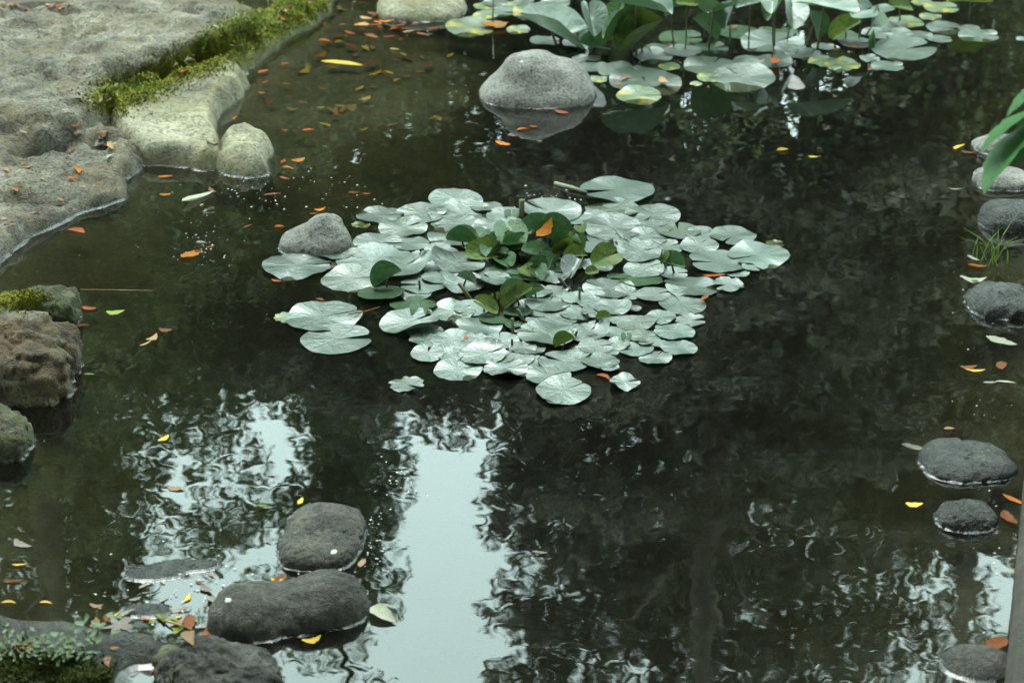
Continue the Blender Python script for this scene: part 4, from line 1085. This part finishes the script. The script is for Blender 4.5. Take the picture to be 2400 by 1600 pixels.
sv, sf = [], []
def speck(x, y, s, z=0.002):
    c = P(x, y, z); n = rr.choice((4, 5, 6)); b = len(sv)
    a0 = rr.uniform(0, 6.28)
    for i in range(n):
        q = s * rr.uniform(0.5, 1.2)
        sv.append((c.x + q * math.cos(a0 + 6.283 * i / n), c.y + q * math.sin(a0 + 6.283 * i / n) * 0.8, z + rr.uniform(0, 0.003)))
    sf.append(tuple(range(b, b + n)))
for i in range(200): speck(rr.uniform(0, 2380), rr.uniform(420, 1590), rr.uniform(0.0008, 0.0018))
for i in range(70): speck(rr.gauss(660, 110), rr.gauss(455, 28), rr.uniform(0.0015, 0.005))
for i in range(40): speck(rr.gauss(950, 40), rr.gauss(1120, 40), rr.uniform(0.0012, 0.004))
for i in range(90): speck(rr.gauss(430, 110), rr.gauss(1390, 50), rr.uniform(0.0015, 0.005))
for i in range(60): speck(rr.gauss(480, 40), rr.gauss(580, 30), rr.uniform(0.0012, 0.004))
for i in range(60): speck(rr.gauss(1300, 60), rr.gauss(470, 14), rr.uniform(0.0015, 0.005))
for i in range(60): speck(rr.gauss(870, 20), rr.gauss(1300, 60), rr.uniform(0.0012, 0.004))
for i in range(70): speck(rr.gauss(2320, 40), rr.uniform(500, 1500), rr.uniform(0.0012, 0.004))
o = link('floating_specks', make_mesh('floating_specks', sv, sf, False), M['speck'])
tag(o, 'tiny pale petals and specks scattered over the water', 'debris', kind='stuff')
def dropping(label, px, py, sz):
    h, nr = surf(px, py); vs = [(0, 0, 0.003)]; fs = []
    for i in range(10):
        q = sz * rr.uniform(0.7, 1.2); a = 6.283 * i / 10
        vs.append((q * math.cos(a) * 1.4, q * math.sin(a), -0.0015))
    for i in range(10): fs.append((0, 1 + i, 1 + (i + 1) % 10))
    wm = Matrix.Translation(h) @ nr.to_track_quat('Z', 'Y').to_matrix().to_4x4()
    tag(link('bird_dropping', make_mesh('bird_dropping', vs, fs), M['speck'], wm), label, 'bird dropping')
dropping('white bird dropping on the long bean shaped rock', 532, 1406, 0.010)
dropping('white bird dropping on the pale domed boulder', 1222, 144, 0.008)
dropping('smeared pale dropping low on the squarish basalt rock', 782, 1292, 0.009)

# ------------------------------------------------------------------ grass, moss and herbs of the bank
def blades(name, label, spots, n, hmin, hmax, mat, width=0.004, lean=0.5, seed=1, cat='grass', zmin=0.015, patchy=False):
    g = np.random.default_rng(seed)
    V, Fc = [], []
    for (px, py, sx, sy, z, wgt) in spots:
        for _ in range(int(n * wgt)):
            c = surf(px + g.normal() * sx, py + g.normal() * sy)[0]
            if c.z < zmin or (patchy and vnoise(np.array([[c.x * 5, c.y * 5, 0.3]]), 9)[0] < g.uniform(-.25, .2)): continue
            h = g.uniform(hmin, hmax); a = g.uniform(0, 6.28); ln = g.uniform(0.1, lean) * h
            d_ = Vector((math.cos(a), math.sin(a), 0)); s_ = Vector((-d_.y, d_.x, 0)) * width * g.uniform(.6, 1.3)
            b = len(V)
            m1 = c + d_ * ln * 0.35 + Vector((0, 0, h * 0.6)); m2 = c + d_ * ln + Vector((0, 0, h))
            c = c - Vector((0, 0, 0.008))
            V += [c - s_, c + s_, m1 + s_ * 0.8, m1 - s_ * 0.8, m2]
            Fc += [(b, b + 1, b + 2, b + 3), (b + 3, b + 2, b + 4)]
    o = link(name, make_mesh(name, V, Fc, False), M[mat])
    return tag(o, label, cat, kind='stuff')
strip = [(x, 235 - (x - 240) * 0.45, 26, 20, 0.10, 1.0) for x in range(250, 480, 24)] + [(x, 130 - (x - 470) * 0.52, 26, 22, 0.10, 1.2) for x in range(470, 750, 22)]
blades('grass', 'green grass growing in the strip between the rock slabs', strip + [(690, 20, 40, 16, .1, 3), (600, 60, 40, 16, .12, 3)], 30, 0.015, 0.055, 'grass', 0.0022, 1.5, 3, patchy=True)
blades('moss', 'yellow green moss carpeting the strip between the slabs', [(a, b + 6, c * 1.1, d_ * 0.9, 0.085, e) for a, b, c, d_, e, f_ in [(q[0], q[1], q[2], q[3], 1.0, 0) for q in strip]], 800, 0.003, 0.012, 'moss', 0.004, 1.6, 4, 'moss')
blades('moss', 'green moss on top of the mossy block and its low shelf', [(30, 700, 34, 10, 0.10, 1)], 1600, 0.004, 0.012, 'moss', 0.004, 1.2, 5, 'moss')
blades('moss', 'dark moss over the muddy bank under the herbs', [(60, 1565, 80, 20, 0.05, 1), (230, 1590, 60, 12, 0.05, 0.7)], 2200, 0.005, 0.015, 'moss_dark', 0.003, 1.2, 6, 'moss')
blades('grass', 'thin pale grass blades drooping over the water by the pitted wet stone', [(2335, 610, 30, 6, 0.0, 1)], 26, 0.05, 0.12, 'grass', 0.0025, 1.5, 7, zmin=-1)

def herb(label, px, py, z, n, sz, seed, tall=0.07):
    g = random.Random(seed)
    c = surf(px, py)[0]
    root = empty('herb', c, label, 'plant')
    me = None
    for i in range(n):
        a = g.uniform(0, 6.28); r_ = g.uniform(0.01, 0.09); h = g.uniform(0.02, tall)
        q = surf(px + math.cos(a) * r_ * 1100, py + math.sin(a) * r_ * 420)[0] + Vector((0, 0, h))
        wm = pad_matrix(q, sz * g.uniform(.7, 1.3), math.degrees(a), g.uniform(-10, 35), g.uniform(-25, 25))
        l = link('leaf', herb_mesh, M['herb'], wm, root)
        if i % 3 == 0:
            v, f = tube([c - Vector((0, 0, .03)), (c + q) / 2 + Vector((0, 0, .01)), q], [.0015] * 3, 5)
            link('stem', make_mesh('stem', v, f), M['stalk'], None, root)
herb_mesh = fallen_mesh(77, 0.5, 0.2, 0.3, 6); herb_mesh.name = 'leaf'; herb_mesh.materials.append(M['herb'])
gh = 'small pale leaved herbs on the mud shelf'
herb('dense creeping herb with small grey green leaves on the mud shelf', 150, 1548, 0.06, 90, 0.013, 3, 0.04)
herb('loose herb with longer leaf blades beside the grey lobed leaf', 212, 1500, 0.05, 16, 0.024, 4, 0.05)
herb('creeping herb behind the orange leaf on the mud shelf', 30, 1530, 0.06, 60, 0.013, 5, 0.04)

# ------------------------------------------------------------------ shrub leaves hanging in at the right
def serrated_mesh(seed):
    g = random.Random(seed); vs, fs = [], []
    n = 15
    for i in range(n):
        t_ = i / (n - 1); x = t_
        wd = 0.235 * (math.sin(math.pi * t_ ** 0.75) ** 0.85) + 0.006
        wd *= (1.07 if i % 2 else 0.95)
        zc_ = -0.12 * (t_ ** 2) * 1.2
        for s_ in (-1, -0.5, 0, 0.5, 1):
            vs.append((x - 0.05 * abs(s_) * (1 - t_), s_ * wd, zc_ + abs(s_) * wd * 0.25 + 0.008 * math.sin(i * 1.7) * abs(s_)))
    for i in range(n - 1):
        for q in range(4):
            b = i * 5 + q
            fs.append((b, b + 5, b + 6, b + 1))
    return make_mesh('leaf', vs, fs)
ser = serrated_mesh(3); ser.materials.append(M['serrated'])
DS = 4.3      # distance of the spray from the camera
def PD(px, py, dist): return Vector((0, 0, CAM_H)) + ray(px, py) * dist
base_pt = Vector((2.1, 3.6, 0.06))
shr = empty('shrub', base_pt, 'shrub with serrated bright green leaves hanging in over the stones by the kerb', 'shrub')
jn = PD(2440, 260, DS)
v, f = tube([base_pt - Vector((0, 0, 0.1)), base_pt + Vector((-.02, .1, .5)), (base_pt + jn) / 2 + Vector((.1, 0, .35)), jn], [.012, .010, .007, .004], 7)
link('stem', make_mesh('stem', v, f), M['twig'], None, shr)
def leaf_between(a, b, roll, wmul=1.0):
    a, b = Vector(a), Vector(b)
    x = b - a; L = x.length; x.normalize()
    y = Vector((0, 0, 1)).cross(x).normalized(); z_ = x.cross(y)
    q = Matrix((x, y, z_)).transposed().to_4x4()
    wm = Matrix.Translation(a) @ q @ Matrix.Rotation(R(roll), 4, 'X') @ Matrix.Diagonal((L, L * wmul, L, 1))
    link('leaf', ser, M['serrated'], wm, shr)
leaf_between(PD(2425, 258, DS), PD(2288, 336, DS - 0.03), 25, 1.35)
leaf_between(PD(2430, 290, DS), PD(2287, 426, DS - 0.08), 30, 1.25)
leaf_between(PD(2440, 280, DS + .03), PD(2372, 378, DS + .02), -20, 1.3)
leaf_between(PD(2440, 200, DS + .05), PD(2352, 262, DS + .05), 10, 1.2)
leaf_between(jn, PD(2520, 380, DS), 10); leaf_between(jn, PD(2540, 180, DS), 10); leaf_between(jn, PD(2470, 130, DS + .1), 10)

SHADE = 0.9
# ------------------------------------------------------------------ far bank: brown wall, shrubs and trees that the water mirrors
wall_root = empty('retaining_wall', Vector((2.9, 14.6, 0)), 'brown stone retaining wall on the far bank mirrored at the right', 'wall')
g = random.Random(8)
for row in range(6):
    xx = 2.45 - (row % 2) * 0.35
    while xx < 3.7:
        wl_ = g.uniform(0.6, 1.1)
        z0 = 0.1 + row * 0.42
        me = box_mesh('block', xx + .01, xx + wl_ - .01, 14.6 + g.uniform(0, .03), 15.0, z0 + 0.008, z0 + 0.412)
        link('block', me, M['wall'], None, wall_root)
        xx += wl_

def leaf_cloud(centres, radii, counts, size, gseed, squash=0.8, droop=0.3):
    g = np.random.default_rng(gseed)
    V, Fc = [], []
    base = 0
    for c, r_, n in zip(centres, radii, counts):
        n = int(n)
        d_ = g.normal(size=(n, 3)); d_ /= np.linalg.norm(d_, axis=1)[:, None]
        rad = r_ * g.uniform(0.15, 1.0, n) ** 0.5
        p = np.array(c)[None] + d_ * rad[:, None] * np.array([1, 1, squash])
        a = g.normal(size=(n, 3)); a[:, 2] = a[:, 2] * 0.5 - droop; a /= np.linalg.norm(a, axis=1)[:, None]
        b = np.cross(a, g.normal(size=(n, 3))); b /= np.linalg.norm(b, axis=1)[:, None]
        L = size * g.uniform(0.6, 1.35, n)[:, None]; Wd = L * g.uniform(0.38, 0.55, n)[:, None]
        mid = p + np.cross(a, b) * L * 0.08
        v = np.stack([p - a * L * .5, mid + b * Wd * .5, p + a * L * .5, mid - b * Wd * .5], 1).reshape(-1, 3)
        V.append(v)
        Fc.append(np.arange(n * 4).reshape(-1, 4) + base)
        base += n * 4
    return np.concatenate(V), np.concatenate(Fc)

def tree(name, label, base, top, r0, centres, radii, counts, size, mat, seed, group='trees standing round the pond', limbs=10, cat='tree', lean=0.0):
    g = random.Random(seed)
    base = Vector(base); top = Vector(top)
    root = empty(name, base, label, cat, group)
    pts, rad = [], []
    for i in range(7):
        t_ = i / 6
        p = base.lerp(top, t_) + Vector((g.uniform(-.08, .08) + lean * math.sin(t_ * 3), g.uniform(-.08, .08), 0)) * (1 if 0 < i else 0)
        if i == 0: p = p - Vector((0, 0, 0.4))
        pts.append(p); rad.append(r0 * (1.15 - 0.9 * t_))
    v, f = tube(pts, rad, 10)
    tr_ = link('trunk', make_mesh('trunk', v, f), M['bark'], None, root)
    ids = list(range(len(centres))); g.shuffle(ids)
    for i in ids[:limbs]:
        c = Vector(centres[i])
        hz = min(max((c.z - base.z) * 0.72, 0.4), (top.z - base.z) * 0.97)
        t_ = hz / max(top.z - base.z, 0.1)
        s_ = base.lerp(top, t_)
        m1 = s_.lerp(c, 0.45) + Vector((0, 0, 0.12 * (c - s_).length))
        rr_ = max(0.012, r0 * (1.1 - 0.9 * t_) * 0.42)
        v, f = tube([s_, m1, c], [rr_, rr_ * 0.65, rr_ * 0.25], 6)
        link('limb', make_mesh('limb', v, f), M['bark'], None, root)
    v, f = leaf_cloud(centres, radii, counts, size, seed)
    cr = link('crown', make_mesh('crown', v, f, False), M[mat], None, root)
    cr['kind'] = 'stuff'
    return root

def region(polys, Y0, Y1, n, r0, r1, seed, zmin=0.4, slope=False):
    """clump centres inside outlines measured on the mirror image"""
    g = np.random.default_rng(seed)
    out, rad = [], []
    pts = []
    for poly, k_ in polys:
        a = np.array(poly); x0, y0 = a.min(0); x1, y1 = a.max(0)
        cand = g.uniform([x0, y0], [x1, y1], (6000, 2))
        cand = cand[poly_sd(cand[:, 0], cand[:, 1], poly) > 0]
        chosen = []
        dist = np.full(len(cand), 1e9)
        ptr = 0
        for _ in range(int(n * k_)):
            sel = g.integers(0, len(cand), 8)              # best of eight keeps the clumps evenly spread
            q = sel[np.argmax(dist[sel])]
            dist = np.minimum(dist, np.hypot(*(cand - cand[q]).T))
            fr_ = np.clip((cand[q][1] - 350) / 1150, 0, 1)      # woodland edge: low boughs reach out, the top stands back
            Yq = Y0 + (Y1 - Y0) * fr_ + g.normal() * 0.3 if slope else g.uniform(Y0, Y1)
            c = RF(cand[q][0], cand[q][1], Yq)
            if c.z < zmin: c.z = zmin
            out.append(tuple(c)); rad.append(g.uniform(r0, r1))
    return out, rad

def dens(rad, leaf, lai):
    return [lai * math.pi * r_ * r_ / (leaf * leaf * 0.45 * 0.35) for r_ in rad]

# glossy evergreen shrubs on the far bank
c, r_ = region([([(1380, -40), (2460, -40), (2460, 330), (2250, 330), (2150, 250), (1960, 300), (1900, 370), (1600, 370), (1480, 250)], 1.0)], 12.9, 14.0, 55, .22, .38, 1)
tree('evergreen_shrub', 'glossy leaved evergreen shrub with painted pale glints mirrored beyond the far lily clump', (3.0, 13.6, .1), (3.1, 13.6, 1.6), .07, c, r_, dens(r_, .085, .40), .085, 'fol_glints', 2, 'shrubs on the far bank', 12, 'shrub')
c, r_ = region([([(-80, -60), (760, -60), (900, 60), (1000, 200), (500, 420), (-80, 500)], 1.0)], 13.2, 14.6, 60, .25, .42, 3)
tree('evergreen_shrub', 'rounded shrub on the far bank mirrored behind the slab inlet', (-2.2, 13.9, .1), (-2.2, 13.9, 1.8), .07, c, r_, dens(r_, .09, 1.6), .09, 'fol_mid', 4, 'shrubs on the far bank', 12, 'shrub')
# front trees
c, r_ = region([([(1190, 380), (1230, 1000), (1175, 1250), (1200, 1420), (1160, 1640), (1640, 1700), (1900, 1700), (1980, 1200), (2020, 700), (1900, 400), (1500, 330)], 1.0)], 13.8, 18.6, 150, .30, .55, 5, slope=True)
tree('broadleaf_tree', 'tall dark broadleaf tree mirrored to the right of the sky gap', (2.0, 16.4, .3), (1.7, 16.4, 8.6), .26, c, r_, dens(r_, .12, 1.3), .12, 'fol_olive', 6, limbs=22)
c, r_ = region([([(1900, 330), (1980, 800), (1960, 1180), (2060, 1320), (2280, 1250), (2480, 1300), (2480, 330)], 1.0), ([(1960, 1320), (2480, 1320), (2480, 1660), (1960, 1660)], 0.16)], 14.0, 18.8, 85, .30, .55, 7, slope=True)
tree('broadleaf_tree', 'dense olive tree mirrored beside the wet stones', (4.3, 16.9, .3), (4.2, 16.9, 8.2), .24, c, r_, dens(r_, .12, 1.05), .12, 'fol_olive', 8, limbs=18)
c, r_ = region([([(-120, 420), (-120, 1700), (240, 1700), (300, 1350), (300, 1000), (420, 860), (420, 640), (200, 650), (60, 600)], 1.0), ([(240, 960), (560, 900), (520, 1500), (240, 1600)], 0.03)], 13.6, 17.8, 110, .30, .5, 9, slope=True)
tree('broadleaf_tree', 'dense green tree mirrored in front of the tan weathered rock', (-4.2, 16.0, .3), (-3.9, 16.0, 8.4), .24, c, r_, dens(r_, .10, .9), .10, 'fol_mid', 10, limbs=18)
c, r_ = region([([(330, 640), (420, 450), (1180, 420), (1170, 900), (1050, 930), (960, 900), (820, 960), (560, 930), (420, 960)], 1.0), ([(730, 900), (900, 960), (880, 1180), (870, 1500), (740, 1500)], 0.30), ([(300, 980), (740, 980), (740, 1500), (300, 1560)], 0.08)], 14.8, 19.8, 120, .26, .5, 11, slope=True)
tree('broadleaf_tree', 'open crowned tree mirrored to the left of the sky gap', (-1.9, 18.2, .3), (-1.7, 18.2, 8.4), .2, c, r_, dens(r_, .11, .75), .11, 'fol_mid', 12, limbs=26)
opn = [o_ for o_ in col.objects if o_.get('label', '').startswith('open crowned')][0]
tips = [RF(840, 1545, 15.5), RF(865, 1575, 15.4), RF(815, 1590, 15.6), RF(905, 1595, 15.4), RF(800, 1625, 15.5), RF(930, 1620, 15.6)]
v, f = leaf_cloud([tuple(p_) for p_ in tips], [.10] * 6, [9] * 6, .085, 44)
link('leaf_spray', make_mesh('leaf_spray', v, f, False), M['fol_dark'], None, opn)['kind'] = 'stuff'
v, f = tube([Vector((-1.72, 18.2, 8.0)), Vector((-1.5, 16.6, 8.6)), Vector((-1.3, 15.6, 8.1)), tips[1]], [.05, .03, .015, .006], 6)
link('limb', make_mesh('limb', v, f), M['bark'], None, opn)
# slender bare trunks between the shrubs
for i, (px, lb) in enumerate(((760, 'slender pale trunk mirrored behind the yellow orange leaf'), (1010, 'thin leaning trunk mirrored behind the lily raft'), (1650, 'straight grey trunk mirrored to the right of the raft'), (1880, 'slender trunk mirrored beside the straight grey one'))):
    b0 = RF(px, 300, 15.6 + i * .4); b0.z = 0.2
    t0 = RF(px + (-30, 60, 10, -20)[i], 1050, 16 + i * .4)
    cs = [tuple(t0 + Vector((random.Random(i * 9 + j).uniform(-.6, .6), random.Random(i * 5 + j).uniform(-.5, .5), random.Random(i * 3 + j).uniform(-1.2, -.2)))) for j in range(7)]
    tree('slender_tree', lb, b0, t0 - Vector((0, 0, .4)), .075, cs, [.35] * 7, dens([.35] * 7, .1, 1.0), .1, 'fol_olive', 40 + i, limbs=6)
# back row, taller and darker
for i, (x, top_px, lb) in enumerate(((-8.5, 900, 'dark evergreen at the left of the back row'), (-5.0, 820, 'dark evergreen behind the dense green tree'), (-1.6, 860, 'dark evergreen behind the open crowned tree'), (0.9, 880, 'dark evergreen behind the tall dark broadleaf tree'), (4.4, 1150, 'dark evergreen behind the olive tree'), (8.4, 1100, 'dark evergreen at the right of the back row'))):
    g2 = np.random.default_rng(60 + i)
    Y = 23.5 + (i % 2) * 1.2
    zt_ = RF(1200, top_px, Y).z
    n = 60
    zz = g2.uniform(1.2, zt_ - .4, n)
    sd_ = 0.75 if i == 3 else 1.25
    if i >= 4: zz = np.where(zz > 4.0, g2.uniform(6.6, max(zt_ - .4, 8.0), n), zz)     # light comes in under these crowns
    cs = [(x + g2.normal() * sd_ * (1.15 - 0.5 * q / zt_), Y + g2.normal() * .9, q) for q in zz]
    rd = list(g2.uniform(.6, .95, n))
    tree('evergreen_tree', lb + ' mirrored in the pond', (x, Y, .8), (x, Y, zt_ - .5), .25, cs, rd, dens(rd, .2, 1.3), .2, 'fol_dark', 70 + i, 'dark evergreens of the back row', 10)
# unseen trees added round and above the camera's side to shade the pond
for i, (x, y, h, cx, cy, sx, sy, lb) in enumerate((
        (-10.5, 8, 10, -6.5, 6.5, 3.6, 3.6, 'big shade tree on the left bank'), (-9, 1.0, 11, -4.5, 1.5, 3.8, 3.6, 'big shade tree at the near left corner of the pond'),
        (11.0, 9, 10, 6.8, 6.5, 3.6, 3.6, 'big shade tree on the right bank'), (8.5, 1.0, 11, 4.5, 1.8, 3.8, 3.6, 'big shade tree at the near right corner of the pond'),
        (-2.5, -5.5, 12, -1.6, -1.0, 4.4, 4.0, 'big shade tree behind the near bank to the left'), (4.0, -6, 12, 2.4, -1.5, 4.4, 4.0, 'big shade tree behind the near bank to the right'),
        (-1.0, -7.5, 14, 0.3, 4.7, 6.0, 5.0, 'tallest shade tree leaning over the near water'))):
    g2 = np.random.default_rng(90 + i)
    over = i == 6
    n = 210 if over else 170
    cs = []
    while len(cs) < n:
        q = g2.uniform(-1, 1, 3)
        if (q ** 2).sum() > 1.3: continue
        zc_, zs = (h * .80, h * .16) if over else (h * .55, h * .44)
        k = max(0, q[2])          # crowns reach inwards only high up
        cs.append((x * (1 - k) + cx * k + q[0] * sx, y * (1 - k) + cy * k + q[1] * sy, zc_ + q[2] * zs))
    rd = list(g2.uniform(.75, 1.2, n))
    tree('added_shade_tree', lb + ', added outside the picture to cut skylight', (x, y, .3), (x * .6 + cx * .4, y * .6 + cy * .4, h * .8), .3, cs, rd, dens(rd, .28, SHADE if i == 6 else 1.0), .28, 'fol_shade', 95 + i, 'added shade trees round the pond', 14)
# twig with small leaves reaching over the water, mirrored in the sky gap
